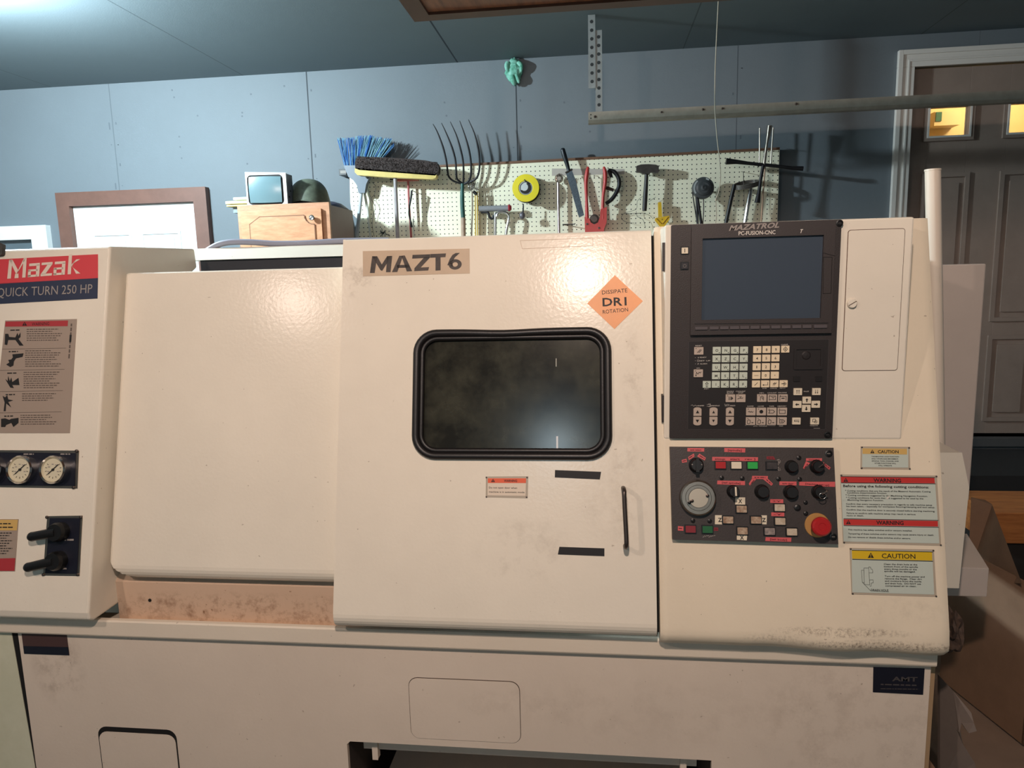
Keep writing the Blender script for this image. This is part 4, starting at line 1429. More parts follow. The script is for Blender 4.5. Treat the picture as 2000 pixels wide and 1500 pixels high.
for x, y, kx, ky in ((1732, 300, 1792, 290), (1752, 590, 1825, 600)):
    W, a, b, r = knob(x, y, 72, KP, BLACK)
    a1, b1 = FS2.px(*zC(kx - 30, ky + 30), .02); a2, b2 = FS2.px(*zC(kx + 30, ky - 25), .03)
    tube(W, [FS2.W(a1, b1, .016), FS2.W(a2, b2, .034)], .0013, CHROME, 6)
    if y > 400:
        c_ = FS2.W(*FS2.px(*zC(1805, 638), .026), .026)
        tube(W, [c_ + Vector((math.cos(t) * .0068, 0, math.sin(t) * .0062)) for t in [2 * math.pi * k / 20 for k in range(20)]], .0009, CHROME, 6, closed=True)
    W.build('key_switch', sp)
W = MB()
a, b = FS2.px(*zC(365, 657)); a2, _ = FS2.px(*zC(573, 657)); R = a2 - a
lathe(W, FS2, a, b, [(R * 1.02, 0), (R * 1.02, .006), (R * .98, .014), (R * .9, .0165), (R * .72, .0165), (R * .71, .0155), (R * .70, .017), (R * .55, .017), (R * .54, .0155), (R * .53, .0185), (0, .0185)], STEEL, n=56,
      mats=[mat('blued_steel', (110, 108, 112), .35, 1.0), STEEL, STEEL, STEEL, DSTEEL, DSTEEL, STEEL, DSTEEL, DSTEEL, mat('satin_disc', (196, 184, 166), .42, .8)])
for x, y, h in ((258, 707, .008), (290, 690, .004), (465, 632, .004)):
    p_, q_ = FS2.px(*zC(x, y))
    lathe(W, FS2, p_, q_, [(.0036, .0165), (.0036, .0165 + h), (0, .018 + h)], DSTEEL if h < .006 else BLACK, n=12)
W.build('handwheel', sp)
W = MB()
a, b = FS2.px(*zC(1740, 975)); a2, _ = FS2.px(*zC(1885, 975)); R = a2 - a
lathe(W, FS2, a, b, [(R, 0), (R, .002), (R * .96, .003), (R * .6, .003), (0, .003)], mat('ochre_disc', (172, 128, 70), .5), n=40)
lathe(W, FS2, a, b, [(R * .5, .003), (R * .5, .018), (R * .74, .022), (R * .78, .026), (R * .76, .033), (R * .62, .037), (R * .3, .037), (R * .28, .036), (0, .036)], RED, n=40)
o = W.build('emergency_stop', sp); o['label'] = 'red mushroom button on an ochre disc'


def sbut(x, y, w, h, m, name='push_button', lit=False):
    W = MB()
    a0, b0 = FS2.px(*zC(x - w / 2, y + h / 2)); a1, b1 = FS2.px(*zC(x + w / 2, y - h / 2))
    g = .0022
    rprism(W, FS2, a0 - g, a1 + g, b0 - g, b1 + g, .0012, -.001, .003, BLACK)
    rprism(W, FS2, a0, a1, b0, b1, .001, .002, .0062, m)
    return W.build(name, sp, .0006, 1)


WORN = mat('worn_button', (190, 170, 146), .5, rgb2=(128, 92, 66), vs=120)
WORN2 = mat('worn_grey_button', (160, 148, 140), .5, rgb2=(92, 84, 84), vs=120)
for x, y, m in ((628, 284, RED), (808, 286, KEYW), (994, 288, GREENB), (1214, 292, mat('black_worn', (62, 56, 56), .5, rgb2=(36, 32, 34), vs=90)), (284, 1018, REDD), (478, 1022, GREEND),
                (868, 788, WORN), (714, 912, WORN), (1034, 914, WORN), (878, 1038, WORN), (1304, 772, mat('worn_pale', (206, 194, 174), .5, rgb2=(170, 150, 126), vs=90)), (1310, 928, MATS['worn_pale']), (1190, 1044, WORN2), (1444, 1050, MATS['worn_pale'])):
    sbut(x, y, 112, 76, m)

# ------------------------------------------------------------------ warning plates on the right panel
def zW(x, y):
    return (1640 + x / 4.6864, 860 + y / 4.6875)


def plate(pts, inner, name, label):
    W = MB()
    ppx(W, FF, [zW(*p_) for p_ in pts], 0, .0008, STICKE)
    ppx(W, FF, [zW(*p_) for p_ in inner], .0008, .0014, STICK)
    for p_ in pts:
        cx_ = sum(q_[0] for q_ in pts) / 4; cy_ = sum(q_[1] for q_ in pts) / 4
        lpx(W, FF, *zW(p_[0] + (8 if p_[0] < cx_ else -8), p_[1] + (8 if p_[1] < cy_ else -8)), 1.7, [(1, .0008), (1, .0024), (0, .003)], DSTEEL, n=8)
    return W


def zt_(W, s, p0, p1, h, m=INK, c=.0022, bold=.012):
    tpx(W, FF, s, zW(*p0), zW(*p1), h / 4.687, m, c, bold)


W = plate([(192, 55), (640, 60), (646, 268), (190, 262)], [(208, 72), (628, 76), (628, 250), (206, 246)], 'caution_plate', '')
fpx(W, FF, [zW(*p_) for p_ in ((209, 73), (617, 77), (617, 130), (209, 124))], CTAN, .0018)
zt_(W, 'CAUTION', (350, 117), (540, 118), 30, bold=.02); warn_tri(W, FF, *zW(299, 101), 7.2, INK, CTAN, .002)
for i, (s_, x0, x1) in enumerate((('THE MACHINE LOCK FUNCTION', 290, 542), ('ONLY STOPS AXIS MOVEMENT.', 292, 540), ('SPINDLE, TOOL CHANGE, AND', 294, 540), ('OTHER FUNCTIONS WILL', 320, 516), ('STILL OPERATE.', 356, 480))):
    zt_(W, s_, (x0, 153 + i * 20.5), (x1, 155 + i * 20.5), 11)
o = W.build('caution_plate', M); o['label'] = 'small plate with faded yellow CAUTION header'
W = plate([(4, 312), (890, 322), (930, 966), (30, 942)], [(8, 328), (870, 338), (912, 944), (36, 926)], 'warning_plate', '')
fpx(W, FF, [zW(*p_) for p_ in ((9, 334), (868, 345), (872, 394), (12, 386))], WRED, .0018)
fpx(W, FF, [zW(*p_) for p_ in ((34, 722), (898, 738), (900, 790), (36, 776))], WRED, .0018)
for l0, l1 in (((9, 331), (868, 341)), ((12, 389), (872, 398)), ((34, 717), (898, 732)), ((36, 780), (901, 795))):
    pline(W, FF, [FF.px(*zW(*l0)), FF.px(*zW(*l1))], .0012, INK, .002)
zt_(W, 'WARNING', (310, 381), (562, 386), 37, bold=.025); zt_(W, 'WARNING', (335, 769), (586, 774), 37, bold=.025)
warn_tri(W, FF, *zW(56, 361), 8.2, INK, WRED, .002); warn_tri(W, FF, *zW(80, 748), 8.2, INK, WRED, .002)
zt_(W, 'Before using the following cutting conditions:', (32, 427), (816, 440), 24, bold=.02)
for s_, x0, y0, x1, y1 in (('* Cutting conditions that are the result of the Mazatrol Automatic Cutting', 50, 467, 832, 476), ('Conditions Determination function.', 66, 486, 432, 490), ('* Cutting conditions suggested by the Machining Navigation Function.', 54, 508, 806, 518), ('* Cutting conditions for tools that are suggested to be used by the', 58, 531, 766, 540),
                           ('Machining Navigation Function.', 72, 552, 402, 556), ('Confirm that every necessary precaution in regards to safe machine setup', 58, 588, 846, 599), ('has been taken, - especially for workpiece fixturing/clamping and tool setup.', 60, 609, 872, 620), ('Confirm that the machine door is securely closed before starting machining.', 62, 641, 872, 656),
                           ('Failure to confirm safe machine setup may result in serious', 64, 672, 694, 684), ('injury or death.', 64, 694, 220, 696), ('This machine has safety switches and/or sensors installed.', 76, 824, 664, 834), ('Tampering of these switches and/or sensors may cause severe injury or death.', 78, 860, 864, 874), ('Do not remove or disable these switches and/or sensors.', 78, 892, 650, 904)):
    zt_(W, s_, (x0, y0), (x1, y1), 14)
fpx(W, FF, [zW(*p_) for p_ in ((424, 536), (452, 506), (458, 514), (440, 538))], WINK, .0026)
o = W.build('warning_plate', M); o['label'] = 'large plate with two red WARNING headers'
W = plate([(90, 985), (862, 1000), (888, 1434), (108, 1410)], [(108, 1000), (846, 1016), (866, 1412), (116, 1392)], 'caution_plate', '')
fpx(W, FF, [zW(*p_) for p_ in ((110, 1008), (846, 1024), (848, 1102), (114, 1084))], CYEL, .0018)
for l0, l1 in (((110, 1005), (846, 1021)), ((114, 1088), (848, 1106))):
    pline(W, FF, [FF.px(*zW(*l0)), FF.px(*zW(*l1))], .0014, INK, .002)
zt_(W, 'CAUTION', (386, 1078), (694, 1084), 46, bold=.01); warn_tri(W, FF, *zW(285, 1052), 10.5, INK, CYEL, .002)
for s_, x0, y0, x1, y1 in (('Clean the drain hole at the', 404, 1140, 710, 1145), ('bottom front of the spindle', 406, 1162, 716, 1167), ('every three months or the', 408, 1184, 706, 1189), ('spindle will be damaged.', 408, 1204, 694, 1210), ('Turn off the machine power and', 412, 1250, 778, 1257), ('remove the flange.  Clear dirt', 414, 1272, 752, 1278),
                           ('and moisture from the inside', 414, 1294, 748, 1300), ('and drain hole.  DO NOT use', 416, 1316, 744, 1322), ('compressed air to clean.', 418, 1338, 702, 1343), ('DRAIN HOLE', 286, 1378, 446, 1382)):
    zt_(W, s_, (x0, y0), (x1, y1), 15 if s_ != 'DRAIN HOLE' else 19)
for pts in ([(218, 1168), (262, 1168), (272, 1322), (222, 1318), (218, 1168)], [(196, 1188), (218, 1188), (222, 1302), (204, 1300), (196, 1188)], [(262, 1168), (264, 1156), (280, 1160), (282, 1176), (296, 1180), (300, 1212), (266, 1212)], [(268, 1278), (302, 1276), (304, 1302), (286, 1306), (284, 1334), (272, 1332)], [(208, 1302), (280, 1376), (446, 1386)]):
    pline(W, FF, [FF.px(*zW(*p_)) for p_ in pts], .0006, INK, .002)
o = W.build('caution_plate', M); o['label'] = 'plate with bright yellow CAUTION header and a drawing'

# ------------------------------------------------------------------ rear cabinets and pipe of the lathe
W = MB(); box(W, .72, 1.099, 2.2, 2.72, -.70, -.003, STEELCAB); W.build('electrical_cabinet', M, .004)
W = MB()
yb2 = 1.84
t0 = onY(1838, 884, yb2); t1 = onY(1879, 884, yb2); t2 = onY(1893, 952, yb2); t3 = onY(1873, 1149, yb2)
FE = Fr((0, yb2, 0), (1, 0, 0), (0, 0, 1), (0, -1, 0))
prism(W, FE, [(.715, t3.z), (t3.x, t3.z), (t2.x, t2.z), (t1.x, t1.z), (.715, t0.z)], -.3, 0, CREAM)
W.build('side_cabinet', M, .003)
W = MB()
ya = 1.99
p0 = onY(1932, 1110, ya); p1 = onY(1931, 1166, ya); p2 = onY(1889, 1042, 2.195)
x1 = p0.x; xt = p2.x
vs = [(.73, ya, p1.z), (x1, ya, p1.z), (x1, ya, p0.z), (.73, ya, p0.z), (.73, 2.195, p2.z), (xt, 2.195, p2.z), (x1, 2.195, p1.z), (.73, 2.195, p1.z), (x1, 2.195, p0.z)]
W.add(vs, [(0, 1, 2, 3), (3, 2, 5, 4), (1, 6, 8, 2), (2, 8, 5), (0, 7, 6, 1), (4, 5, 8, 6, 7), (0, 3, 4, 7)], STEELCAB)
W.build('cabinet_hood', M, .002)
W = MB()
P0 = (onY(1809, 333, 2.0) + onY(1835, 329, 2.0)) / 2
P1 = (onY(1814, 700, 2.0) + onY(1842, 700, 2.0)) / 2
d = (P1 - P0)
for k in range(1):
    P = [P0, P0 + d * .5, P1, P1 + d * 1.1]
    tube(W, P, .0185, mat('cream_pipe', (232, 218, 200), .4), 20)
    tube(W, [P0 + Vector((0, 0, .0004)), P0 + Vector((0, 0, -.004))], .0195, MATS['cream_pipe'], 20)
W.build('vent_pipe', M)
# flexible conduit along the beam
W = MB()
tube(W, smooth_path([onY(x, y, 2.14) for x, y in ((402, 492), (424, 479), (450, 473), (490, 473), (540, 476), (600, 475), (670, 471), (760, 470))], 5), .0095, mat('grey_conduit', (150, 152, 168), .4), 10)
W.build('conduit', M)
# ------------------------------------------------------------------ pegboard
PB = MB()
z858 = onY(857.8, 327, 4.17).z; z1519 = onY(1519, 293, 4.17).z
xl = onY(683, 350, 4.17).x; xr = onY(1520, 360, 4.17).x
PY = 4.165
FPB = Fr((0, PY, 0), (1, 0, 0), (0, 0, 1), (0, -1, 0))
sl = (z1519 - z858) / (onY(1519, 293, 4.17).x - onY(858, 327, 4.17).x)
zl = z1519 + sl * (xl - xr)
l0 = [FPB.px(*q) for q in ((683, 350), (684, 395), (687, 416), (698, 428))]
prism(PB, FPB, [(xl - .01, zl)] + [(l0[0][0], l0[0][1]), l0[1], l0[2], l0[3], (l0[3][0] + .01, -.35), (xr, -.35), (xr, z1519)], -.006, 0, peg_mat())
PB.f.reverse(); PB.m.reverse(); PB.sm.reverse()
pb = PB.build('pegboard', None)
tag(pb, 'cream perforated pegboard full of hanging tools on the back wall', 'pegboard')
W = MB(); prism(W, FPB, [(xl - .01, zl), (xr, z1519), (xr, z1519 + .012), (xl - .01, zl + .012)], -.02, .008, mat('brown_strip', (120, 84, 62), .6, var=.2, vs=20)); W.build('top_strip', pb)
W = MB()
for k in range(5):
    x = xl + .12 + k * (xr - xl - .2) / 4
    box(W, x - .02, x + .02, PY + .0065, WALL - .001, -.33, z858 - .06, mat('batten', (150, 120, 90), .7))
W.build('batten', pb)
T0 = 4.15


def T(x, y, c=0.):
    return onY(x, y, T0 - c)


def hook(W, x, y, c, m=None):
    p = T(x, y, 0); q = T(x, y, c)
    m = m or DSTEEL
    tube(W, smooth_path([Vector((p.x, PY - .002, p.z + .01)), Vector((p.x, PY - .012, p.z + .012)), p + Vector((0, -.01, 0)), q, q + Vector((0, -.008, .012))], 3), .0016, m, 6)


def tool(name, label, cat, x, y, group=None):
    return thing(name, label, cat, T(x, y, .02), group)


# blue broom
BR = tool('broom', 'upturned broom with blue bristles and grey head on the left of the pegboard', 'broom', 700, 462)
C0 = .045
rd = random.Random(11)
BLUES = [mat('bristle_blue', (36, 104, 178), .5), mat('bristle_deep_blue', (24, 70, 140), .5), mat('bristle_pale', (130, 178, 190), .5), mat('bristle_dark', (24, 40, 66), .5)]
W = MB()
for k in range(330):
    t = rd.random()
    t2 = min(1, max(0, t + rd.uniform(-.04, .04)))
    a = (672 + 62 * t, 324)
    top = 271 + 2 * math.sin(t * 9) + rd.uniform(-3, 3)
    b = (659 + 111 * t2, top - 3 * math.sin(math.pi * t2) + (10 if t > .97 else 0))
    dc = rd.uniform(-.016, .016)
    m = BLUES[0] if rd.random() < .42 else rd.choice(BLUES)
    if rd.random() < .25 + .2 * t: m = BLUES[2]
    A, B = T(*a, C0 + dc), T(*b, C0 + dc * 2.4)
    tube(W, [A, (A + B) / 2 + Vector((rd.uniform(-.003, .003), rd.uniform(-.003, .003), 0)), B], [.0017, .0016, .0012], m, 4, caps=False)
W.build('bristle_tuft', BR)
W = MB()
FB_ = Fr((0, T0 - C0, 0), (1, 0, 0), (0, 0, 1), (0, -1, 0))
ppx(W, FB_, [(671, 323), (737, 323), (722, 345), (715, 360), (712, 377), (700, 377), (697, 362), (690, 352), (680, 345)], -.018, .018, mat('broom_head_grey', (110, 118, 128), .45))
W.build('broom_head', BR, .005)
W = MB(); tube(W, [T(706, 372, C0), T(697, 462, C0), T(687, 560, C0)], .0105, mat('broom_stick_pale', (188, 196, 200), .4), 12); W.build('handle', BR)
# push broom
PBm = tool('push_broom', 'upturned push broom with dark brown bristles on a yellow wooden block', 'broom', 777, 462)
C1 = .125
FB1 = Fr((0, T0 - C1, 0), (1, 0, 0), (0, 0, 1), (0, -1, 0))
W = MB()
ppx(W, FB1, [(693, 328), (692.5, 336), (698, 342), (760, 346.5), (845, 350), (851, 347), (853, 340), (770, 334), (700, 328)], -.025, .025, mat('yellow_block', (214, 186, 104), .5, var=.15, vs=20)); W.build('wooden_block', PBm, .006)
W = MB()
DB = mat('brown_bristle', (66, 50, 45), .8, rgb2=(30, 23, 23), vs=160, bump=.8, bs=500)
lip = [(694, 329), (693, 318), (697, 307), (730, 306.5), (780, 309), (830, 313), (853, 318), (857, 326), (856, 338), (850, 343), (770, 337), (702, 332)]
ppx(W, FB1, lip, -.025, .025, DB)
for k in range(1500):
    t = rd.random()
    x = 697 + 157 * t
    yb_ = 331 + 10 * t; yt_ = 306.5 + 12 * t
    side = rd.random()
    if side < .55:
        y = yb_ + (yt_ - yb_) * rd.random(); p0 = T(x, y, C1 + .024)
        tube(W, [p0, p0 + Vector((rd.uniform(-.006, .006), -.007, .006))], [.0016, .0007], rd.choice((DB, DB, mat('bristle_tip', (96, 84, 80), .8))), 3, caps=False)
    else:
        p0 = T(x, yt_ + .5, C1 + rd.uniform(-.025, .025))
        tube(W, [p0, p0 + Vector((rd.uniform(-.003, .003), 0, .006))], [.0016, .0008], DB, 3, caps=False)
W.build('bristles', PBm)
W = MB(); tube(W, [T(771.5, 344, C1), T(774, 400, C1), T(777, 470, C1), T(781, 560, C1)], .0105, mat('grey_stick', (166, 156, 156), .5, var=.15, vs=30), 12); W.build('handle', PBm)
# slim pole, white sticks
WS = MB(); tube(WS, [T(711, 372, .015), T(718, 410, .015), T(724, 464, .015), T(731, 540, .015)], [.008, .0075, .007, .007], mat('white_stick', (214, 214, 200), .5), 8); o = WS.build('stick'); tag(o, 'slim white stick leaning beside the blue broom', 'stick')
WS = MB(); tube(WS, [T(719, 370, -.011), T(723, 390, -.010), T(726.5, 411, -.011)], [.005, .006, .004], MATS['white_stick'], 8); o = WS.build('wood_sliver'); tag(o, 'short pale wood sliver on the pegboard right of the blue broom head', 'stick')
# red pole tool with black strap
RPt = tool('squeegee', 'red pole with a red and black cross head behind the push broom', 'tool', 800, 462)
W = MB(); tube(W, [T(797, 352, .03), T(799, 400, .03), T(803, 462, .03), T(807, 560, .03)], .0062, mat('red_pole', (176, 84, 84), .45), 8); W.build('handle', RPt)
W = MB(); box(W, T(775, 345, .05).x, T(816, 345, .05).x, T0 - .05, T0 - .015, T(795, 353, .05).z, T(795, 346, .05).z, mat('red_head', (184, 82, 66), .5)); W.build('head', RPt, .003)
W = MB(); box(W, T(760, 345, .05).x, T(836, 345, .05).x, T0 - .04, T0 - .025, T(795, 350, .05).z, T(795, 345, .05).z, BLACK); W.build('blade', RPt, .002)
W = MB()
tube(W, smooth_path([T(804, 372, .07), T(803, 384, .07), T(800, 400, .07), T(799, 418, .07), T(802, 432, .07), T(804, 444, .07)], 4), [.006] * 9 + [.0045] * 8 + [.007] * 4, BLACK, 8)
q_ = T(804, 372, .07); tube(W, [q_, Vector((q_.x, PY - .001, q_.z))], .002, DSTEEL, 6); o = W.build('rubber_strap'); tag(o, 'black rubber strap hanging beside the red pole', 'strap')
W = MB(); tube(W, [T(807, 427, .03), T(808.5, 464, .03), T(810, 520, .03)], .0035, MATS['white_stick'], 6); o = W.build('stick'); tag(o, 'thin pale rod right of the black strap', 'stick')
# tangle of wire and cord loops
W = MB()
tube(W, smooth_path([T(727, 356, .012), T(734, 365, .012), T(731, 380, .012), T(725, 388, .012), T(731, 399, .012), T(733, 407, .012), T(729, 420, .012), T(727, 440, .012), T(731, 462, .012)], 4), .0014, BLACK, 5)
o = W.build('wire'); tag(o, 'thin black wire hanging between the two brooms', 'wire')
W = MB()
for k in range(9):
    x, y = 752 + rd.uniform(-6, 6), 455 + rd.uniform(-4, 4)
    tube(W, [T(x + rd.uniform(-9, 9), y + rd.uniform(-9, 6), .02), T(x, y, .03), T(x + rd.uniform(-9, 9), y + rd.uniform(-6, 7), .015)], .0016, BLACK, 5)
o = W.build('wire_tangle'); tag(o, 'small tangle of black wire low on the pegboard left of the push broom handle', 'wire')
W = MB(); box(W, T(662, 336, .03).x, T(676, 336, .03).x, T0 - .03, WALL - .001, T(669, 342, .03).z, T(669, 330, .03).z, BLACK); box(W, T(664.5, 336, .03).x, T(676, 336, .03).x, T0 - .031, T0 - .029, T(669, 339, .03).z, T(669, 333, .03).z, GINK)
o = W.build('wall_bracket', None, .002); tag(o, 'small black bracket on the wall left of the blue broom', 'bracket')


# pitchfork
def z2(x, y):
    return (640 + x / 5.556, 220 + y / 5.556)


PF = tool('pitchfork', 'five-tined pitchfork with a green socket standing tines-up', 'pitchfork', 905, 462)
HF = 4.15 - .10
TN = [[(1142, 122), (1190, 210), (1250, 370), (1285, 510), (1298, 600), (1312, 690), (1370, 745), (1462, 772)],
      [(1235, 112), (1290, 230), (1350, 380), (1385, 510), (1395, 640), (1402, 715), (1440, 752), (1470, 772)],
      [(1330, 98), (1395, 240), (1440, 390), (1468, 520), (1475, 640), (1474, 700), (1472, 770)],
      [(1432, 88), (1480, 220), (1525, 370), (1550, 500), (1556, 620), (1548, 705), (1520, 750), (1480, 772)],
      [(1527, 75), (1590, 220), (1630, 370), (1647, 500), (1645, 620), (1618, 705), (1560, 748), (1485, 774)]]
for t in TN:
    n = len(t)
    P = [T(*z2(*q), .07 + .07 * (1 - i / (n - 1)) ** 2 + .015 * math.sin(math.pi * i / (n - 1))) for i, q in enumerate(t)]
    P = smooth_path(P, 4)
    W = MB(); tube(W, P, [.0016 + .0040 * min(1, i / 8) for i in range(len(P))], IRON, 8); W.build('tine', PF)
W = MB(); tube(W, smooth_path([T(*z2(1462, 770), .07), T(*z2(1460, 900), .07), T(*z2(1462, 1010), .07), T(*z2(1470, 1145), .07)], 3), [.0105] * 3 + [.0125] * 7, mat('green_socket', (40, 88, 80), .5, var=.3, vs=30), 12); W.build('socket', PF)
W = MB(); tube(W, [T(*z2(1470, 1140), .07), T(*z2(1474, 1400), .07), T(*z2(1482, 1800), .07)], .0135, mat('ash_wood', (178, 150, 128), .6, var=.15, vs=30), 12); W.build('handle', PF)
# key rings and yellow cord
W = MB()
for k in range(7):
    c = T(922 + rd.uniform(-5, 6), 356 + k * 1.5, .05)
    r = .010 + .003 * rd.random()
    ax = rd.uniform(-.6, .6)
    tube(W, [c + Vector((r * math.cos(a) * math.cos(ax), r * math.cos(a) * math.sin(ax), r * 1.6 * math.sin(a))) for a in [2 * math.pi * i / 14 for i in range(14)]], .0016, CHROME, 5, closed=True)
for k in range(5):
    x = 921 + k * 3
    tube(W, [T(x, 358, .05), T(x + rd.uniform(-1, 1), 374, .05)], .002, DSTEEL, 5)
o = W.build('hook_bundle'); tag(o, 'bunch of metal rings and hooks beside the pitchfork socket', 'hooks')
W = MB()
for k, m in enumerate((mat('grey_cord', (150, 134, 118), .7), mat('yellow_cord', (206, 170, 70), .7), MATS['yellow_cord'], mat('brown_cord', (120, 96, 60), .7))):
    x = 922 + k * 4 + (2 if k else 0)
    tube(W, smooth_path([T(x, 374, .045), T(x + .5, 410, .045), T(x + (1 if k else -1), 465, .045), T(x + 2, 540, .045)], 3), .0048 if k == 0 else .0038, m, 6)
tube(W, [T(925, 374, .05), T(931, 380, .05)], .009, BLACK, 8)
o = W.build('cord_bundle'); tag(o, 'hanging yellow and grey cords below the metal rings', 'cord')


# grey bar tool with chrome tubes
def zP(x, y):
    return (900 + x / 10, 330 + y / 10)


GT = tool('pry_tool', 'grey bar with red end cap and bent chrome tubes hung on the pegboard', 'tool', 967, 420)
W = MB(); tube(W, [T(*zP(362, 782), .06), T(*zP(935, 765), .06)], .0165, mat('grey_grip', (142, 140, 142), .6), 14); W.build('grip', GT)
W = MB(); lathe(W, Fr(T(*zP(940, 762), .06), (0, 1, 0), (0, 0, 1), (1, 0, 0)), 0, 0, [(.019, -.003), (.019, .004), (.012, .014), (0, .015)], mat('red_cap', (180, 50, 60), .4), n=16); W.build('end_cap', GT)
W = MB(); tube(W, [T(*zP(672, 850), .06), T(*zP(672, 1250), .06), T(*zP(672, 1600), .06)], .0088, CHROME, 12); W.build('tube', GT)
W = MB(); tube(W, smooth_path([T(*zP(700, 930), .06), T(*zP(720, 870), .06), T(*zP(790, 840), .06), T(*zP(900, 870), .06), T(*zP(938, 950), .06), T(*zP(915, 1080), .06), T(*zP(885, 1250), .06), T(*zP(870, 1500), .06)], 4), .0085, CHROME, 10); W.build('bent_tube', GT)
W = MB(); tube(W, smooth_path([T(*zP(400, 850), .05), T(*zP(530, 850), .06), T(*zP(560, 940), .06), T(*zP(620, 970), .06), T(*zP(640, 900), .06)], 3), .007, IRON, 8); W.build('clamp_jaw', GT)
# yellow reel
YR = tool('hose_reel', 'round yellow reel with a grey hub hanging on the pegboard', 'reel', 1027, 420)
FY = Fr((0, T0 - .085, 0), (1, 0, 0), (0, 0, 1), (0, -1, 0))
a, b = FY.px(1027, 367.5); a2, _ = FY.px(1053.5, 367.5); R = a2 - a
W = MB(); lathe(W, FY, a, b, [(R * .5, 0), (R * .985, 0), (R, .003), (R * .98, .007), (R * .55, .0085), (R * .5, .006)], mat('reel_yellow', (238, 214, 40), .4), n=44, caps=False); W.build('flange', YR)
W = MB(); lathe(W, FY, a, b, [(R * .9, -.055), (R * .9, .0), (R * .5, .0)], mat('reel_drum_dark', (50, 44, 36), .6), n=32, caps=False); lathe(W, FY, a, b, [(R * 1.0, -.06), (R * 1.0, -.055), (0, -.055)], MATS['reel_drum_dark'], n=32); W.build('drum', YR)
W = MB()
lathe(W, FY, a, b, [(R * .5, .002), (R * .5, .007), (R * .44, .008), (R * .42, .004), (0, .004)], mat('hub_grey', (150, 152, 154), .5), n=30)
lathe(W, FY, a, b, [(R * .4, .0042), (0, .0044)], mat('hub_pale', (206, 208, 206), .5), n=24)
flat(W, FY, [(a + R * .41 * math.cos(t), b + R * .41 * math.sin(t)) for t in [math.radians(k) for k in range(-160, 76, 12)]] + [(a - R * .10 + R * .27 * math.cos(t), b + R * .07 + R * .27 * math.sin(t)) for t in [math.radians(k) for k in range(60, -150, -15)]], BLACK, .0052)
tube(W, smooth_path([FY.W(a - R * .08, b + R * .6, .010), FY.W(a, b + R * .46, .014), FY.W(a + R * .2, b + R * .35, .012), FY.W(a + R * .32, b + R * .3, .006)], 3), .0025, BLACK, 6)
W.build('hub', YR)
W = MB()
tube(W, [T(1022, 398, .075), T(1022, 404, .075), T(1021.5, 414, .075)], [.003, .004, .0045], IRON, 8)
ball(W, T(1020, 421, .075), .0165, mat('grey_knob', (112, 108, 114), .35, .3), (1, 1, 1.25)); W.build('crank_knob', YR)
W = MB(); tube(W, [Vector((a, PY - .001, b)), Vector((a, T0 - .06, b))], .006, DSTEEL, 8); W.build('hanger', YR)


# breaker bar
def z3(x, y):
    return (980 + x / 6.25, 220 + y / 6.25)


W = MB()
RB = tool('breaker_bar', 'long chrome ratchet bar hanging upright right of the yellow reel', 'ratchet', 1090, 440)
tube(W, [T(*z3(688, 850), .03), T(*z3(690, 1100), .03), T(*z3(698, 1440), .03), T(*z3(706, 1800), .03)], .0078, mat('chrome_dull', (186, 176, 176), .28, .9), 12); W.build('shaft', RB)
W = MB(); FH = Fr((0, T0 - .03, 0), (1, 0, 0), (0, 0, 1), (0, -1, 0)); p_ = FH.px(*z3(698, 805))
lathe(W, FH, *p_, [(.022, -.012), (.024, -.006), (.024, .006), (.02, .012), (.012, .013), (.011, .009), (0, .009)], STEEL, n=20)
for k in range(6):
    t = k * math.pi / 3; lathe(W, FH, p_[0] + .016 * math.cos(t), p_[1] + .016 * math.sin(t), [(.003, .012), (.003, .0145), (0, .015)], DSTEEL, n=8)
W.build('ratchet_head', RB)
W = MB(); hook(W, *z3(700, 770), .05); W.build('peg_hook', RB)
W = MB(); tube(W, [T(*z3(745, 1365), -.013), T(*z3(890, 1362), .05), T(*z3(895, 1350), .05)], .003, IRON, 6); o = W.build('peg_hook'); tag(o, 'metal peg hook beside the chrome ratchet bar', 'hook')
# machete-like wood rasp
RA = tool('rasp', 'flat steel rasp with black handle hanging at a slant', 'file', 1130, 420)
W = MB(); C2 = .05
FRa = Fr((0, T0 - C2, 0), (1, 0, 0), (0, 0, 1), (0, -1, 0))
ppx(W, FRa, [z3(*q) for q in ((785, 740), (855, 700), (905, 830), (1000, 1230), (1005, 1250), (945, 1280), (930, 1240), (850, 960), (800, 800))], -.003, .003, mat('rasp_steel', (104, 112, 118), .35, .7, rgb2=(66, 70, 78), vs=220, bump=1., bs=700)); W.build('blade', RA, .001)
W = MB(); tube(W, smooth_path([T(*z3(742, 435), C2), T(*z3(752, 480), C2), T(*z3(775, 560), C2), T(*z3(800, 640), C2), T(*z3(818, 712), C2)], 4), [.008, .011, .0125, .013, .013, .0135, .0135, .0135, .013, .0125, .012, .0115, .011, .0105, .010, .010, .011], mat('black_grip', (20, 26, 32), .4), 12); W.build('handle', RA)
W = MB(); a_, b_ = T(*z3(778, 738), C2), T(*z3(862, 690), C2); tube(W, [a_, b_], .006, DSTEEL, 8); W.build('ferrule', RA)
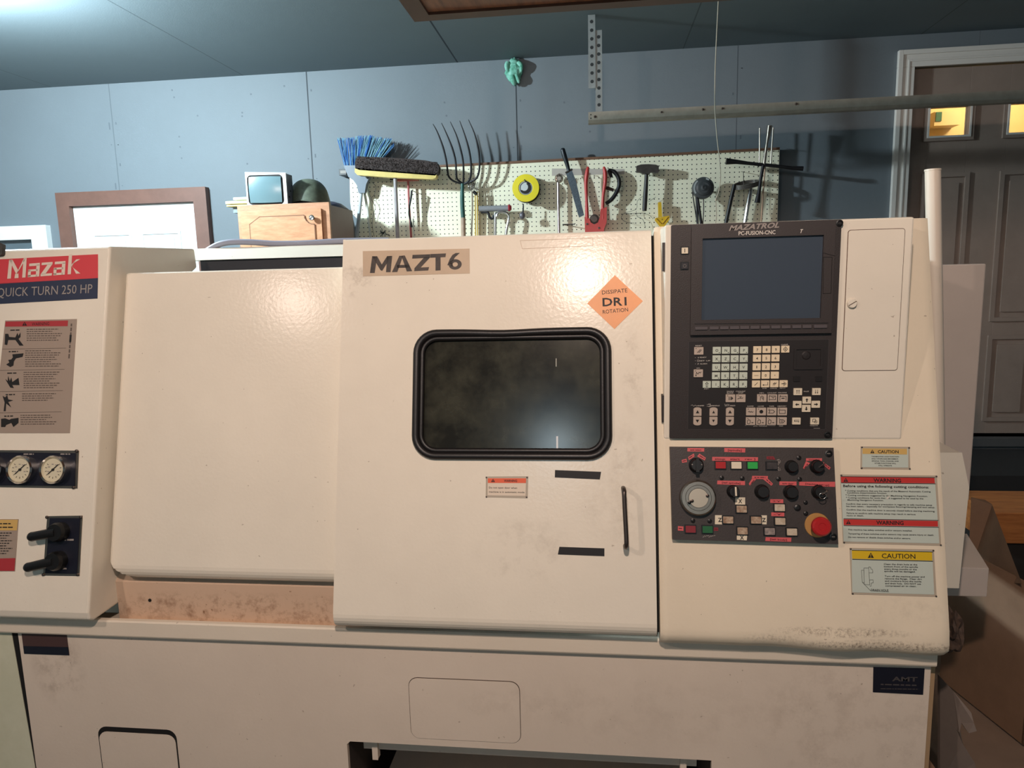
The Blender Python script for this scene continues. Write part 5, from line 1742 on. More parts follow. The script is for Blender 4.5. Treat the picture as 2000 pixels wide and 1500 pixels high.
# red cutter
RC = tool('pipe_cutter', 'large red-handled cutter hanging open on the pegboard', 'cutter', 1163, 440)
C3 = .055
RR = mat('tool_red', (196, 62, 58), .4)
for P in ([(1055, 660), (1040, 740), (1028, 850), (1032, 1000), (1038, 1150), (1042, 1300)], [(1245, 660), (1262, 740), (1262, 850), (1240, 1000), (1232, 1150), (1236, 1300)]):
    W = MB(); tube(W, smooth_path([T(*z3(*q), C3) for q in P], 4), [q_ * 1.25 for q_ in [.005, .008, .010, .011, .0115, .0115, .0115, .011, .0105, .010, .0095, .009, .0085, .0085, .0085, .009, .0095, .010, .0105, .011, .011]], RR, 10, flat=.8); W.build('handle', RC)
W = MB()
FR3 = Fr((0, T0 - C3, 0), (1, 0, 0), (0, 0, 1), (0, -1, 0))
ppx(W, FR3, [z3(*q) for q in ((1010, 1270), (1070, 1290), (1085, 1340), (1130, 1365), (1175, 1340), (1200, 1270), (1205, 1180), (1282, 1150), (1280, 1340), (1250, 1415), (1240, 1600), (1020, 1600), (1015, 1415))], -.012, .012, RR)
for q in ((1043, 1362), (1186, 1410)):
    lpx(W, FR3, *z3(*q), 2.4, [(1, .012), (.8, .016), (0, .017)], CHROME, n=12)
W.build('cutter_body', RC, .003)
W = MB(); hook(W, *z3(1130, 790), .05); hook(W, *z3(1130, 1360), .05); W.build('peg_hook', RC)
W = MB(); lpx(W, FR3, *z3(1130, 1300), 9.5, [(1, -.006), (1, .004), (.6, .006), (0, .006)], DSTEEL, n=14); W.build('cutter_wheel', RC)
# C clamp
CCt = tool('c_clamp', 'dark iron C-clamp behind the red cutter handle', 'clamp', 1200, 390)
W = MB()
tube(W, smooth_path([T(*z3(1300, 705), .03), T(*z3(1370, 720), .03), T(*z3(1425, 800), .03), T(*z3(1430, 900), .03), T(*z3(1385, 1000), .03), T(*z3(1330, 1070), .03), T(*z3(1270, 1110), .03)], 4), [.015] * 4 + [.0165] * 17 + [.015] * 4, IRON, 10, flat=.7); W.build('frame', CCt)
W = MB(); tube(W, [T(*z3(1235, 905), .03), T(*z3(1300, 925), .03), T(*z3(1365, 945), .03)], [.007, .010, .008], RUST, 10); W.build('screw', CCt)
W = MB(); tube(W, [T(*z3(1310, 700), .03), T(*z3(1340, 790), .03)], [.012, .008], IRON, 10); W.build('jaw', CCt)
# paper notes behind
W = MB(); prism(W, FPB, [FPB.px(*z3(*q)) for q in ((612, 682), (1498, 690), (1496, 752), (1230, 755), (612, 772))], .0005, .0012, mat('note_paper', (196, 184, 172), .7)); o = W.build('paper_strip'); tag(o, 'long pale paper strip on the pegboard behind the red cutter', 'paper')
# hammer
HM = tool('hammer', 'dark club hammer hanging head-up right of the red cutter', 'hammer', 1264, 410)
W = MB(); FH2 = Fr((0, T0 - .06, 0), (1, 0, 0), (0, 0, 1), (0, -1, 0))
ppx(W, FH2, [z3(*q) for q in ((1645, 650), (1700, 632), (1790, 628), (1880, 634), (1918, 650), (1916, 725), (1880, 735), (1820, 720), (1810, 745), (1720, 745), (1700, 725), (1645, 722))], -.02, .02, HAMM); W.build('head', HM, .005)
W = MB(); tube(W, smooth_path([T(*z3(1768, 740), .06), T(*z3(1760, 900), .06), T(*z3(1750, 1050), .06), T(*z3(1742, 1200), .06)], 3), [.010, .0105, .011, .0115, .012, .0125, .0128, .0128, .0125, .0115], mat('dark_handle', (48, 42, 40), .45), 12); W.build('handle', HM)
W = MB(); hook(W, *z3(1695, 735), .06); hook(W, *z3(1880, 735), .06); o = W.build('peg_hook'); tag(o, 'pair of metal peg hooks under the hammer head', 'hook')
# wires by the hammer
W = MB()
for P in ([(1720, 1020), (1655, 1080), (1640, 1180), (1500, 1225), (1460, 1290), (1530, 1340), (1620, 1345)], [(1880, 1030), (1790, 1090)], [(1500, 1232), (1640, 1228), (1780, 1240), (1850, 1300)], [(1640, 1200), (1655, 1270), (1720, 1300), (1755, 1400)]):
    tube(W, smooth_path([T(*z3(*q), .012) for q in P], 3), .001, BLACK, 5)
o = W.build('wire_tangle'); tag(o, 'loose thin wires on the pegboard below the hammer', 'wire')
# yellow square
YS = tool('hand_tool', 'yellow plastic funnel-shaped tool at the right of the hammer', 'tool', 1293, 440)
YEL = mat('tool_yellow', (226, 178, 30), .45)
W = MB(); FY2 = Fr((0, T0 - .04, 0), (1, 0, 0), (0, 0, 1), (0, -1, 0))
ppx(W, FY2, [z3(*q) for q in ((1908, 1095), (1948, 1092), (1958, 1270), (1912, 1274))], -.008, .008, YEL); W.build('grip', YS, .002)
W = MB(); hook(W, 1293, 432, .04); ppx(W, FY2, [(1280, 426), (1307, 421), (1308, 428), (1297, 444), (1289, 443), (1279, 430)], -.006, .006, YEL)
for pts in ([(1282, 427), (1292, 437)], [(1305, 424), (1294, 437)]):
    a_, b_ = T(*pts[0], .047), T(*pts[1], .047); tube(W, [a_, b_], .003, mat('tool_yellow_deep', (186, 138, 20), .5), 6)
W.build('plate', YS, .002)


# disc with strap legs
def z4(x, y):
    return (1330 + x / 6.818, 220 + y / 6.818)


GW = tool('strap_wrench', 'grey disc-shaped tool with hanging strap legs', 'tool', 1373, 430)
W = MB(); FG = Fr((0, T0 - .09, 0), (1, 0, 0), (0, 0, 1), (0, -1, 0)); a, b = FG.px(*z4(296, 1003)); R = FG.px(*z4(442, 1003))[0] - a
lathe(W, FG, a, b, [(R, -.03), (R, .002), (R * .94, .008), (R * .72, .01), (R * .7, .016), (R * .5, .02), (R * .28, .02), (R * .26, .028), (R * .14, .03), (R * .12, .024), (0, .024)], mat('cast_grey', (92, 94, 96), .4, .5, var=.25, vs=40), n=36)
for t0_, t1_ in ((130, 215), (55, 75)):
    ts = [math.radians(t0_ + (t1_ - t0_) * k / 6) for k in range(7)]
    flat(W, FG, [(a + R * .92 * math.cos(t), b + R * .92 * math.sin(t)) for t in ts] + [(a + R * .78 * math.cos(t), b + R * .78 * math.sin(t)) for t in reversed(ts)], mat('wear_pale', (176, 178, 176), .5), .0095)
W.build('disc', GW)
for k, P in enumerate(([(152, 1050), (170, 1180), (205, 1400), (240, 1700)], [(220, 1140), (245, 1300), (268, 1470), (290, 1700)], [(205, 1120), (215, 1300), (222, 1470), (226, 1700)], [(300, 1150), (302, 1300), (290, 1480), (280, 1700)])):
    W = MB(); tube(W, smooth_path([T(*z4(*q), .08) for q in P], 3), (.003, .0075, .006, .003)[k], (IRON, IRON, BLACK, DSTEEL)[k], 8); W.build('strap_leg', GW)
W = MB(); tube(W, [Vector((a, PY - .001, b)), Vector((a, T0 - .06, b))], .006, DSTEEL, 8); W.build('hanger', GW)
# swivel filter wrench
OF = tool('filter_wrench', 'dark band wrench with a black arm hanging left of the lug wrench', 'wrench', 1455, 435)
W = MB(); c = T(*z4(870, 960), .05)
band = [c + Vector((math.cos(t) * .066, math.sin(t) * .05 - .0, .018 * math.sin(t + .6))) for t in [2 * math.pi * k / 30 for k in range(30)]]
for dz in (-.009, -.003, .003, .009):
    tube(W, [p_ + Vector((0, 0, dz)) for p_ in band], .0036, mat('band_grey', (110, 104, 98), .4, .6), 6, closed=True)
W.build('band', OF)
W = MB(); tube(W, [T(*z4(712, 960), .07), T(*z4(660, 1180), .07), T(*z4(600, 1460), .07), T(*z4(560, 1700), .07)], .0105, BLACK, 10); W.build('arm', OF)
W = MB(); tube(W, [T(*z4(935, 990), .07), T(*z4(925, 1050), .07), T(*z4(880, 1280), .07), T(*z4(850, 1460), .07), T(*z4(800, 1750), .07)], [.006, .011, .0115, .0115, .0115], CHROME, 14); W.build('chrome_arm', OF)
W = MB(); hook(W, *z4(840, 930), .05); W.build('peg_hook', OF)
W = MB(); tube(W, [T(*z4(805, 785), -.013), T(*z4(832, 790), .06), T(*z4(836, 1000), .06), T(*z4(845, 1300), .06)], .0016, DSTEEL, 6); o = W.build('hook_wire'); tag(o, 'thin wire hook above the band wrench', 'hook')
# lug wrench
LW = tool('lug_wrench', 'four-way lug wrench with socket ends crossing the right pegboard edge', 'wrench', 1500, 320)
arms = ([(1100, 695), (900, 675), (740, 655), (600, 648)], [(1100, 695), (1300, 715), (1480, 738), (1625, 745)], [(1105, 695), (1145, 400), (1165, 300), (1182, 175)], [(1095, 695), (1060, 900), (1040, 1050), (1015, 1200)])
for k, P in enumerate(arms):
    W = MB()
    P = [T(*z4(*q), .115) for q in P]
    rr = [[.0066, .0066, .0085, .0125], [.0066, .0066, .007, .009], [.0066, .005, .008, .0105], [.0066, .006, .0068, .0115]][k]
    tube(W, P, [q_ * 1.35 for q_ in rr], IRON if k != 2 else STEEL, 12)
    W.build('arm', LW)
W = MB(); ball(W, T(1491.5, 322, .115), .012, IRON, (1.2, .7, 1)); W.build('hub', LW)
for (P, lab) in (([(1050, 205), (1048, 480), (1044, 690)], 'thin steel rod standing left of the lug wrench upper arm'), ([(1228, 200), (1212, 440), (1195, 690)], 'thin steel rod standing right of the lug wrench upper arm'), ([(1120, 720), (1105, 900), (1090, 1120), (1070, 1440), (1060, 1650)], 'long pale rod hanging below the lug wrench hub')):
    W = MB(); hk = T(*z4(*P[1]), 0); tube(W, [Vector((hk.x, PY - .001, hk.z)), T(*z4(*P[1]), .045)], .0016, DSTEEL, 6); tube(W, [T(*z4(*q), .045) for q in P], .0042, STEEL if len(P) < 4 else mat('rod_pale', (172, 140, 116), .45, .4), 8); o = W.build('steel_rod'); tag(o, lab, 'rod', 'rods by the lug wrench')
W = MB(); hook(W, 1480, 327, .06); hook(W, 1505, 322, .06); o = W.build('peg_hook'); tag(o, 'metal peg hooks holding the lug wrench', 'hook')

# ------------------------------------------------------------------ cabinet with things on top
CY = 3.45
f0 = onY(463, 402, CY); f1 = onY(642, 394, CY)
KX0, KX1, KZ1 = f0.x, f1.x, (f0.z + f1.z) / 2
KY1 = 3.80
KC = thing('wooden_cabinet', 'small honey-brown wooden wall cabinet standing behind the lathe', 'cabinet', ((KX0 + KX1) / 2, 3.62, -.1))
OAK = wood('oak_face', (190, 138, 104), (168, 116, 84), (2, 2, 9), .45, 8)
OAKD = wood('oak_door', (200, 146, 108), (176, 122, 86), (2, 2, 9), .42, 7)
DSIDE = mat('cabinet_side', (134, 104, 98), .5, var=.1, vs=6)
FK = Fr((0, CY, 0), (1, 0, 0), (0, 0, 1), (0, -1, 0))
W = MB(); box(W, KX0 + .002, KX1 - .002, CY + .018, KY1, -.1, KZ1 - .012, DSIDE); W.build('body', KC)
W = MB()
holed(W, FK, [(KX0, -.1), (KX1, -.1), (KX1, KZ1), (KX0, KZ1)], [(KX0 + .04, -.06), (KX1 - .04, -.06), (KX1 - .04, KZ1 - .04), (KX0 + .04, KZ1 - .04)], -.018, 0, OAK); W.build('face_frame', KC, .002)
W = MB()
dx0, dx1, dz1 = KX0 + .022, KX1 - .036, KZ1 - .03
prism(W, FK, [(dx0, -.08), (dx1, -.08), (dx1, dz1), (dx0, dz1)], .001, .016, OAKD)
ip = [(dx0 + .045, -.03), (dx1 - .035, -.03), (dx1 - .035, dz1 - .075)]
ip += [(dx1 - .035 - .05 * math.sin(t), dz1 - .075 + .045 * (1 - math.cos(t))) for t in [math.pi / 2 * k / 5 for k in range(1, 6)]]
ip += [(dx0 + .10, dz1 - .030), (dx0 + .045, dz1 - .065)]
prism(W, FK, ip, .015, .0205, OAKD)
ip2 = [(a + (.004 if a < KX0 + .2 else -.004), b - .004) for a, b in ip]
pline(W, FK, ip, .004, mat('oak_groove', (120, 78, 48), .6), .0208, True)
dr = W.build('door', KC, .003)
W = MB(); a, b = FK.px(614, 426)
lathe(W, FK, a, b, [(.006, .016), (.007, .026), (.012, .03), (.0135, .036), (.011, .041), (.006, .039), (0, .041)], mat('knob_steel', (150, 150, 150), .3, .9), n=20); W.build('knob', dr)
# round dark bin behind
W = MB()
bc = onY(645, 440, 3.945)
FBn = Fr((bc.x, 3.945, 0), (1, 0, 0), (0, 1, 0), (0, 0, 1))
lathe(W, FBn, 0, 0, [(.128, FLOOR + .002), (.134, .0), (.135, .20), (.133, .30), (.125, .345), (.105, .385), (.07, .412), (.03, .425), (0, .427)], mat('dark_bin', (62, 60, 74), .5), n=36)
o = W.build('round_bin'); tag(o, 'dark rounded bin behind the right side of the wooden cabinet', 'bin')
# crt monitor
MT = thing('crt_monitor', 'old white-framed CRT monitor without its shell, on the cabinet', 'monitor', ((KX0 + KX1) / 2 - .1, 3.6, KZ1 - .012))
mo = onY(480, 397, CY + .02); mx = onY(555, 399, CY + .02); mt = onY(480, 332.5, CY + .02); mtr = onY(556, 339, CY + .02)
w_ = mx.x - mo.x
mz0 = KZ1 - .010
ux = Vector((w_, .02, 0)).normalized()
FM = Fr((mo.x, CY + .035, mz0), ux, (0, 0, 1), (ux.y, -ux.x, 0))
mw, mh = w_ * 1.02, mt.z - mz0 - .006
W = MB()
io = rrect(.008, mw - .016, .014, mh - .016, .02, 5)
holed(W, FM, [(0, 0), (mw, -.001), (mw, mh - .008), (0, mh)], io, -.012, 0, WHITEP)
W.build('front_frame', MT, .002)
W = MB(); prism(W, FM, rrect(.006, mw - .014, .012, mh - .014, .02, 5), -.02, -.004, BLACK); W.build('tube_surround', MT)
W = MB()
n_ = 10
vs = []
for j in range(n_ + 1):
    for i in range(n_ + 1):
        p_, q_ = i / n_ * 2 - 1, j / n_ * 2 - 1
        pp, qq = p_ * (1 - .03 * q_ * q_), q_ * (1 - .03 * p_ * p_)
        vs.append(FM.W(.016 + (mw - .040) * (pp + 1) / 2, .022 + (mh - .046) * (qq + 1) / 2, .002 + .010 * (1 - .5 * (p_ * p_ + q_ * q_))))
W.add(vs, [(j * 11 + i, j * 11 + i + 1, (j + 1) * 11 + i + 1, (j + 1) * 11 + i) for j in range(n_) for i in range(n_)], mat('crt_glass', (104, 128, 134), .22, spec=.8), True)
W.build('screen', MT)
W = MB()
b0 = [FM.W(.01, .0, -.012), FM.W(mw - .002, .0, -.012), FM.W(mw - .002, mh - .01, -.012), FM.W(.01, mh - .004, -.012)]
b1 = [p_ + Vector((.0, .075, 0)) for p_ in b0]
W.add(b0 + b1, [(0, 1, 2, 3), (7, 6, 5, 4), (0, 4, 5, 1), (1, 5, 6, 2), (2, 6, 7, 3), (3, 7, 4, 0)], mat('monitor_casing', (120, 130, 142), .5, var=.3, vs=20))
for k in range(3):
    p_ = FM.W(mw, mh * .3 + k * .03, -.03 - k * .02); ball(W, p_, .005, BLACK)
W.build('casing', MT, .003)
W = MB(); tube(W, [FM.W(mw * .4, mh * .5, -.086), FM.W(mw * .4, mh * .5, -.2)], .025, BLACK, 14); W.build('yoke', MT)
# helmet
HL = thing('army_helmet', 'dark green steel helmet lying beside the CRT monitor', 'helmet', (0, 0, 0))
hc = onY(604, 396, CY + .22)
HL.location = (hc.x, hc.y, KZ1 - .012); HL['_l'] = list(HL.location)
W = MB()
hr = (onY(640, 385, CY + .22).x - onY(567, 385, CY + .22).x) / 2
hz = KZ1 + .0
hh = onY(604, 349.5, CY + .22).z - hz
hcx = (onY(640, 385, CY + .22).x + onY(567, 385, CY + .22).x) / 2
vs = []
NA, NB = 36, 14
for j in range(NB + 1):
    t = j / NB * math.pi / 2
    for i in range(NA):
        a = 2 * math.pi * i / NA
        fl = 1 + .07 * max(0, (j - NB * .75) / (NB * .25)) ** 2
        rx, ry = hr * math.sin(t) ** .85 * fl, hr * 1.08 * math.sin(t) ** .85 * fl
        z = hz + .016 + (hh - .016) * math.cos(t) ** .8
        if j > NB - 4:
            z += (-.016) * (max(0, -math.cos(a)) * .5 + max(0, math.cos(a)) * .6) * (j - NB + 4) / 4
            z += .010 * max(0, -math.sin(a)) ** 3 * (j - NB + 4) / 4
        vs.append((hcx + rx * math.cos(a), CY + .225 + ry * math.sin(a), z))
W.add(vs, [(j * NA + i, j * NA + (i + 1) % NA, (j + 1) * NA + (i + 1) % NA, (j + 1) * NA + i) for j in range(NB) for i in range(NA)], mat('olive_steel', (98, 104, 88), .55, var=.25, vs=40, bump=.3, bs=300), True)
W.build('shell', HL)
W = MB()
rim = [Vector(p_) for p_ in vs[-NA:]]
tube(W, rim, .0035, mat('olive_rim', (88, 92, 78), .5), 6, closed=True); W.build('rim', HL)
W = MB()
vs2 = [(hcx + hr * .92 * math.cos(2 * math.pi * i / NA), CY + .225 + hr * .98 * math.sin(2 * math.pi * i / NA), z) for z in (hz - .008, hz + .02) for i in range(NA)]
W.add(vs2, [(i, (i + 1) % NA, NA + (i + 1) % NA, NA + i) for i in range(NA)], mat('liner_dark', (40, 34, 38), .8), True); W.build('liner', HL)
# offcuts at the left of the monitor
for k, (x0, x1, y0, y1, m, lab, ya) in enumerate(((440, 486, 391, 399, (226, 212, 150), 'pale yellow board end sticking out left of the cabinet, upper of two stacked', 3.5), (442, 486, 398.5, 404, (212, 190, 120), 'pale yellow board end sticking out left of the cabinet, lower of two stacked', 3.5), (455, 490, 384, 391, (206, 222, 206), 'whitish board end lying on the yellow boards left of the monitor', 3.52))):
    W = MB(); a_, b_ = onY(x0, y1, ya), onY(x1, y0, ya)
    z0_ = a_.z; z1_ = b_.z if k != 9 else 0
    box(W, a_.x, b_.x - .004 + (0 if k < 2 else -.012), ya, ya + .22, min(z0_, z1_), max(z0_, z1_) - .0005, mat('board_%d' % m[2], m, .6, var=.08, vs=20)); o = W.build('board', None, .003); tag(o, lab, 'board', 'board ends left of the cabinet')
W = MB(); a_, b_ = onY(456, 416, 3.52), onY(464, 402, 3.52); box(W, a_.x, b_.x, 3.52, 3.6, a_.z, b_.z, mat('grey_block', (120, 130, 130), .6)); o = W.build('small_block'); tag(o, 'small grey block under the yellow boards', 'block')

# ------------------------------------------------------------------ overhead things
# raised wooden door leaf with framed underside
OZ = .77
cA = onZ(812, 46, OZ); cB = onZ(1389, 0, OZ)
OX0, OY1 = cA.x, (cA.y + cB.y) / 2
OD = thing('overhead_door', 'dark brown wooden overhead door leaf seen from below', 'overhead door', (.6, 1.4, OZ))
DW = wood('walnut_panel', (134, 82, 54), (92, 54, 36), (8, 1, 1), .5, 5)
DWF = mat('walnut_frame', (84, 58, 46), .55, var=.15, vs=12)
W = MB()
FO = Fr((0, 0, OZ), (1, 0, 0), (0, 1, 0), (0, 0, -1))
holed(W, FO, [(OX0, .85), (2.3, .85), (2.3, OY1), (OX0, OY1)], [(OX0 + .055, .95), (2.2, .95), (2.2, OY1 - .05), (OX0 + .055, OY1 - .05)], -.035, 0, DWF); W.build('frame', OD, .003)
W = MB(); prism(W, FO, [(OX0 + .05, .94), (2.21, .94), (2.21, OY1 - .045), (OX0 + .05, OY1 - .045)], -.03, -.008, DW); W.build('panel', OD)
W = MB()
for x in (-.3, 2.1):
    for y in (1.0, 2.0):
        box(W, x - .015, x + .015, y - .015, y + .015, OZ + .03, CEIL - .001, ALU)
W.build('hanger_bar', OD)
# slotted angle and track
AY = 3.58
tz = .207 * AY
TK = thing('door_track', 'galvanised rail running across the right wall below the ceiling', 'rail', (.0, AY, tz))
W = MB()
a0 = onY(1149, 219, AY); a1 = onY(1149, 240, AY)
prof = [(AY, a0.z), (AY, a1.z + .012), (AY + .012, a1.z), (AY + .05, a1.z), (AY + .05, a1.z + .004), (AY + .014, a1.z + .004), (AY + .004, a1.z + .014), (AY + .004, a0.z - .004), (AY + .04, a0.z - .004), (AY + .04, a0.z)]
vs = [(x, y, z) for x in (a0.x, 2.7) for y, z in prof]; n = len(prof)
W.add(vs, [tuple(range(n)), tuple(range(2 * n - 1, n - 1, -1))] + [(i, (i + 1) % n, n + (i + 1) % n, n + i) for i in range(n)], mat('track_metal', (150, 143, 130), .5, .1, var=.15, vs=20))
FTk = Fr((0, AY, 0), (1, 0, 0), (0, 0, 1), (0, -1, 0))
for x, y, r in ((1162, 228, 2.6), (1292, 219, 2), (1373, 214, 2.4), (1555, 203, 2.6), (1411, 212, 2.2)):
    lpx(W, FTk, x, y, r, [(1, 0), (.9, .003), (0, .004)], DSTEEL, n=10)
for y in (224, 231):
    lpx(W, FTk, 1154, y, 1.4, [(1, 0), (0, .001)], BLACK, n=8)
W.build('rail', TK)
W = MB(); box(W, 2.62, 2.66, AY + .004, AY + .03, a1.z + .004, CEIL - .001, ALU); W.build('end_hanger', TK)


def angle_strip(name, label, xl_, xr_, top, bot, y, holes, cut=None):
    W = MB()
    FA = Fr((0, y, 0), (1, 0, 0), (0, 0, 1), (0, -1, 0))
    box(W, xl_, xr_, y, y + .003, bot, top, ALU)
    box(W, xr_ - .003, xr_, y + .003, y + .045, bot, top, ALU)
    n = int((top - bot) / .038)
    for k in range(n):
        z = top - .03 - k * .038
        lathe(W, FA, (xl_ + xr_) / 2, z, [(.008, 0), (.008, .0006), (0, .0006)], mat('hole_dark', (36, 40, 42), .8), n=12)
    o = W.build(name)
    tag(o, label, 'bracket', 'slotted angles holding the rail')


b0 = onY(1152, 112, AY); b1 = onY(1167, 60, AY)
angle_strip('slotted_angle', 'short perforated steel angle hanging from the ceiling, left of the pair', onY(1149, 112, AY).x, onY(1163, 112, AY).x, CEIL - .002, onY(1150, 172, AY).z, AY + .006, 1)
angle_strip('slotted_angle', 'long perforated steel angle hanging down to the end of the rail', onY(1162, 120, AY).x + .002, onY(1176, 120, AY).x, CEIL - .07, a0.z + .001, AY + .010, 1)
# cord
W = MB()
CY2 = 3.3
tube(W, smooth_path([onY(x, y, CY2) for x, y in ((1405, -60), (1403, 0), (1400, 60), (1397, 130), (1396, 190), (1397, 225), (1400, 265), (1404, 300), (1407, 335), (1406, 362), (1402, 380), (1398, 390), (1398.5, 410), (1399, 425), (1397, 445), (1398, 520))], 3), .0022, mat('string_pale', (176, 168, 150), .7), 6)
ball(W, onY(1398, 390, CY2), .0055, MATS['string_pale'])
p0 = onY(1405, -60, CY2)
tube(W, [p0, Vector((p0.x, p0.y, CEIL - .001))], .0022, MATS['string_pale'], 6)
o = W.build('pull_cord'); tag(o, 'thin pale cord hanging from the ceiling in front of the pegboard', 'cord')
# green gloves pinned at the top of the wall
W = MB()
gcen = onY(1004, 140, WALL - .03)
bm = bmesh.new(); bmesh.ops.create_icosphere(bm, subdivisions=4, radius=1)
from mathutils import noise
for v in bm.verts:
    p_ = v.co.copy()
    s_ = 1 + .35 * noise.noise(p_ * 2.4 + Vector((3, 1, 2))) + .18 * noise.noise(p_ * 6)
    wz = 1.0 - .35 * max(0, p_.z - .1) if p_.z > 0 else 1 - .45 * (-p_.z) ** 1.4
    v.co = Vector((p_.x * s_ * .047 * wz, p_.y * s_ * .024, p_.z * .072 * (1 + .2 * noise.noise(p_ * 3))))
vs = [gcen + v.co for v in bm.verts]
GRN = mat('green_cloth', (60, 140, 112), .8, rgb2=(150, 205, 190), vs=30, bump=.4, bs=120)
W.add(vs, [tuple(q.index for q in f.verts) for f in bm.faces], GRN, True)
bm.free()
for (x0, y0, x1, y1, x2, y2, r) in ((992, 122, 989, 130, 993, 142, .012), (1000, 148, 1002, 158, 1005, 166, .014), (1008, 146, 1012, 156, 1014, 162, .010), (1012, 122, 1018, 128, 1018, 140, .012), (998, 119, 1006, 120, 1012, 122, .012)):
    tube(W, smooth_path([onY(x0, y0, WALL - .045), onY(x1, y1, WALL - .05), onY(x2, y2, WALL - .04)], 3), [r, r * 1.1, r * 1.1, r, r * .9, r * .8, r * .5], GRN, 8)
tube(W, [gcen + Vector((0, 0, .05)), Vector((gcen.x, WALL - .0005, gcen.z + .05))], .003, DSTEEL, 6); o = W.build('cloth_gloves'); tag(o, 'crumpled green gloves pinned at the top of the back wall', 'gloves')

# ------------------------------------------------------------------ right corner: cardboard, plank, step
CARD = mat('cardboard', (146, 114, 90), .8, var=.15, vs=8, bump=.1, bs=60)
CARD2 = mat('cardboard_inner', (146, 116, 92), .8, var=.12, vs=9)
BZ0 = -1.45
q1 = onZ(1998, 1455, BZ0); q0 = onZ(1835, 1325, BZ0)
e = (q1 - q0)
BX1 = thing('cardboard_box', 'large open brown cardboard box right of the lathe', 'box', (q1.x + .2, q1.y + .2, BZ0))
FBX = Fr(q0, e, (0, 0, 1), Vector((-e.y, e.x, 0)) * (1 if (-e.y * q0.x + e.x * q0.y) < 0 else -1))
topz = onY(1995, 1148, q1.y).z - BZ0
Lb = e.length
W = MB()
prism(W, FBX, [(0, 0), (Lb, 0), (Lb, topz), (0, topz)], -.006, 0, CARD)
W.build('front_side', BX1)
W = MB(); FB2 = Fr(q1, -FBX.n, (0, 0, 1), FBX.u)
prism(W, FB2, [(0, 0), (.6, 0), (.6, topz), (0, topz)], -.006, 0, CARD)
W.build('end_side', BX1)
W = MB(); r0 = FBX.W(0, 0, -.6); FB3 = Fr(r0, FBX.u, (0, 0, 1), -FBX.n)
prism(W, FB3, [(0, 0), (Lb, 0), (Lb, topz), (0, topz)], -.006, 0, CARD)
W.build('rear_side', BX1)
W = MB()
pts = [onY(1897, 972, 2.66), onY(1915, 976, 2.66), onY(1921, 987, 2.66), onY(1924, 977, 2.66), onY(1938, 986, 2.64)]
hinge = [FBX.W(Lb, topz + .004, 0), FBX.W(0, topz + .004, 0)]
vs = pts + [onY(1996, 1140, q1.y + .02)] + [onY(1890, 1130, 2.66)]
N_ = Vector((.3, .8, .1)).normalized() * .005
W.add(vs + [p_ + N_ for p_ in vs], [tuple(range(7)), tuple(range(13, 6, -1))] + [(i, (i + 1) % 7, 7 + (i + 1) % 7, 7 + i) for i in range(7)], CARD)
W.build('flap', BX1)
# low torn box beside the base
W = MB()
TB = thing('torn_box', 'torn grey cardboard box low against the right end of the lathe', 'box', (.8, 1.7, FLOOR))
ty = 1.62
tp = [onY(1836, 1322, ty), onY(1862, 1350, ty - .03), onY(1897, 1392, ty - .06), onY(1902, 1412, ty - .07), onY(1908, 1428, ty - .075), onY(1892, 1432, ty - .07), onY(1878, 1412, ty - .05), onY(1874, 1432, ty - .05), onY(1880, 1452, ty - .05), onY(1904, 1490, ty - .06), onY(1912, 1530, ty - .07), onY(1836, 1530, ty)]
n = len(tp)
W.add(tp + [p_ + Vector((.0, .012, 0)) for p_ in tp], [tuple(range(n)), tuple(range(2 * n - 1, n - 1, -1))] + [(i, (i + 1) % n, n + (i + 1) % n, n + i) for i in range(n)], mat('grey_card', (118, 106, 98), .75, var=.12, vs=10))
W.build('torn_side', TB)
W = MB(); box(W, tp[0].x, tp[2].x + .02, ty + .03, ty + .25, FLOOR, -1.25, CARD); W.build('body', TB)
W = MB()
z_ = BZ0 - .012
pl = [onZ(1880, 1468, z_), onZ(2060, 1480, z_), onZ(2060, 1560, z_), onZ(1890, 1560, z_)]
x0_, x1_ = min(p_.x for p_ in pl), max(p_.x for p_ in pl)
box(W, x0_, 2.2, 1.25, 2.75, FLOOR, z_, mat('cardboard_pale', (150, 126, 108), .8, var=.12, vs=8))
o = W.build('flat_carton', None, .004); tag(o, 'wide low carton under the large cardboard box', 'box')
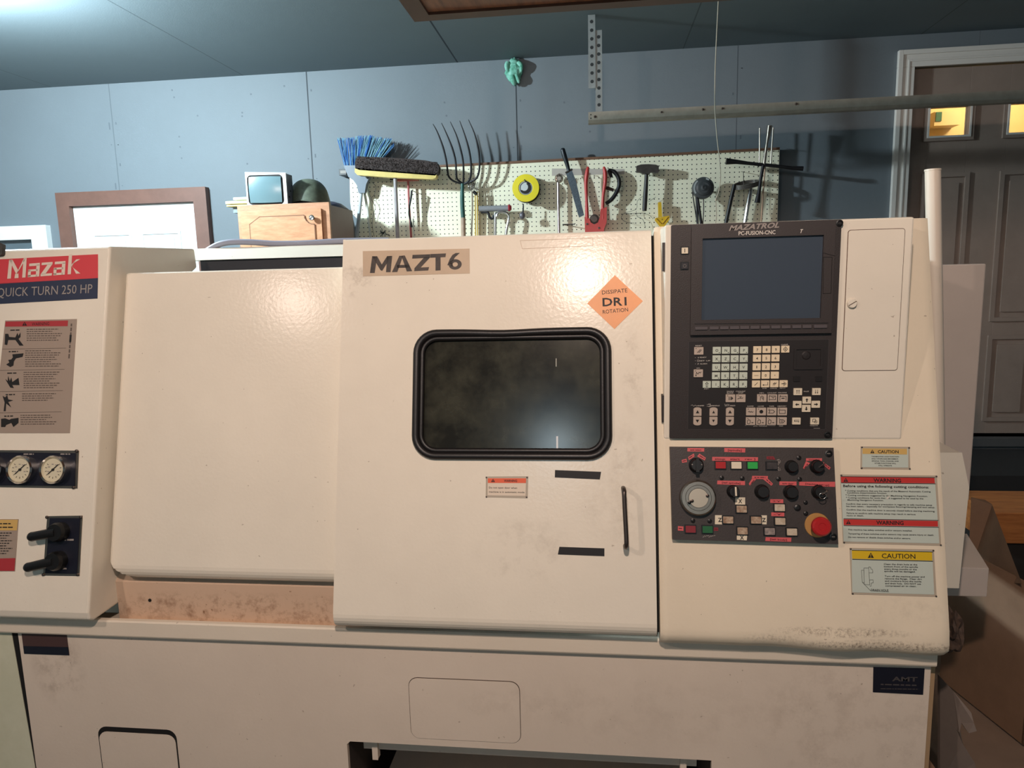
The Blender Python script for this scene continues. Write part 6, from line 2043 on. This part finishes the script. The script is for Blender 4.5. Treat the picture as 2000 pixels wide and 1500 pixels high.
# plank step
W = MB()
Yp_ = 2.95
pa = onY(1950, 992, Yp_); pb_ = onY(1972, 1062, Yp_)
box(W, pa.x - .03, pa.x + 1.0, Yp_, Yp_ + .30, pb_.z, pa.z - .02, wood('orange_plank', (196, 124, 66), (150, 84, 40), (1, 8, 8), .55, 5))
o = W.build('wooden_plank', None, .004); tag(o, 'thick orange wooden plank behind the large cardboard box', 'plank')
zs = min(pb_.z, pa.z - .02)
W = MB(); box(W, pa.x + .0, pa.x + .95, Yp_ + .02, Yp_ + .28, FLOOR, zs, mat('stand_dark', (40, 34, 30), .8)); o = W.build('plank_stand'); tag(o, 'dark stand under the orange plank', 'stand')
# dark step up to the house door
W = MB(); box(W, 1.35, 3.0, 3.62, WALL - .05, FLOOR, DZ0 - .06, mat('step_dark', (34, 32, 32), .8)); o = W.build('door_step'); tag(o, 'dark step below the house door', 'step')

# ------------------------------------------------------------------ light
def lamp(name, loc, power, col, r):
    l = bpy.data.lights.new(name, 'POINT'); l.energy = power; l.color = col; l.shadow_soft_size = r
    o = bpy.data.objects.new(name, l); COL.objects.link(o); o.location = loc
    return o


COOL = (.74, .92, 1.0)
WARM = (1.0, .78, .66)
lamp('shop_lamp', (-2.58, 2.40, 1.04), 165, COOL, .035)
lamp('shop_lamp', (-2.44, 2.54, 1.04), 165, COOL, .035)
def shaded(name, loc, aim, power, cone, blend):
    l = bpy.data.lights.new(name, 'SPOT'); l.energy = power; l.color = WARM; l.shadow_soft_size = .045
    l.spot_size = math.radians(cone); l.spot_blend = blend
    o = bpy.data.objects.new(name, l); COL.objects.link(o); o.location = loc
    o.rotation_euler = (Vector(aim) - Vector(loc)).to_track_quat('-Z', 'Y').to_euler()


shaded('shaded_bulb', (-1.639, -.191, .90), (-.35, 1.55, -.55), 46, 106, .55)
shaded('shaded_bulb', (-.0605, -.082, .92), (.05, 1.55, -.55), 112, 108, .55)
lamp('shop_lamp', (-.4, -3.7, 1.02), 60, COOL, .07)
lamp('hall_bulb', (2.6, 4.85, 1.15), 15, (1, .84, .56), .06)
w = bpy.data.worlds.new('world'); SC.world = w; w.use_nodes = True
w.node_tree.nodes['Background'].inputs[0].default_value = (.72, .86, 1, 1)
w.node_tree.nodes['Background'].inputs[1].default_value = .045
vs_ = SC.view_settings
SC.display_settings.display_device = 'sRGB'
vs_.view_transform = 'Standard'; vs_.look = 'None'; vs_.exposure = 0.0; vs_.gamma = 1.0; vs_.use_curve_mapping = False
for o in bpy.data.objects:
    if '_l' in o:
        del o['_l']
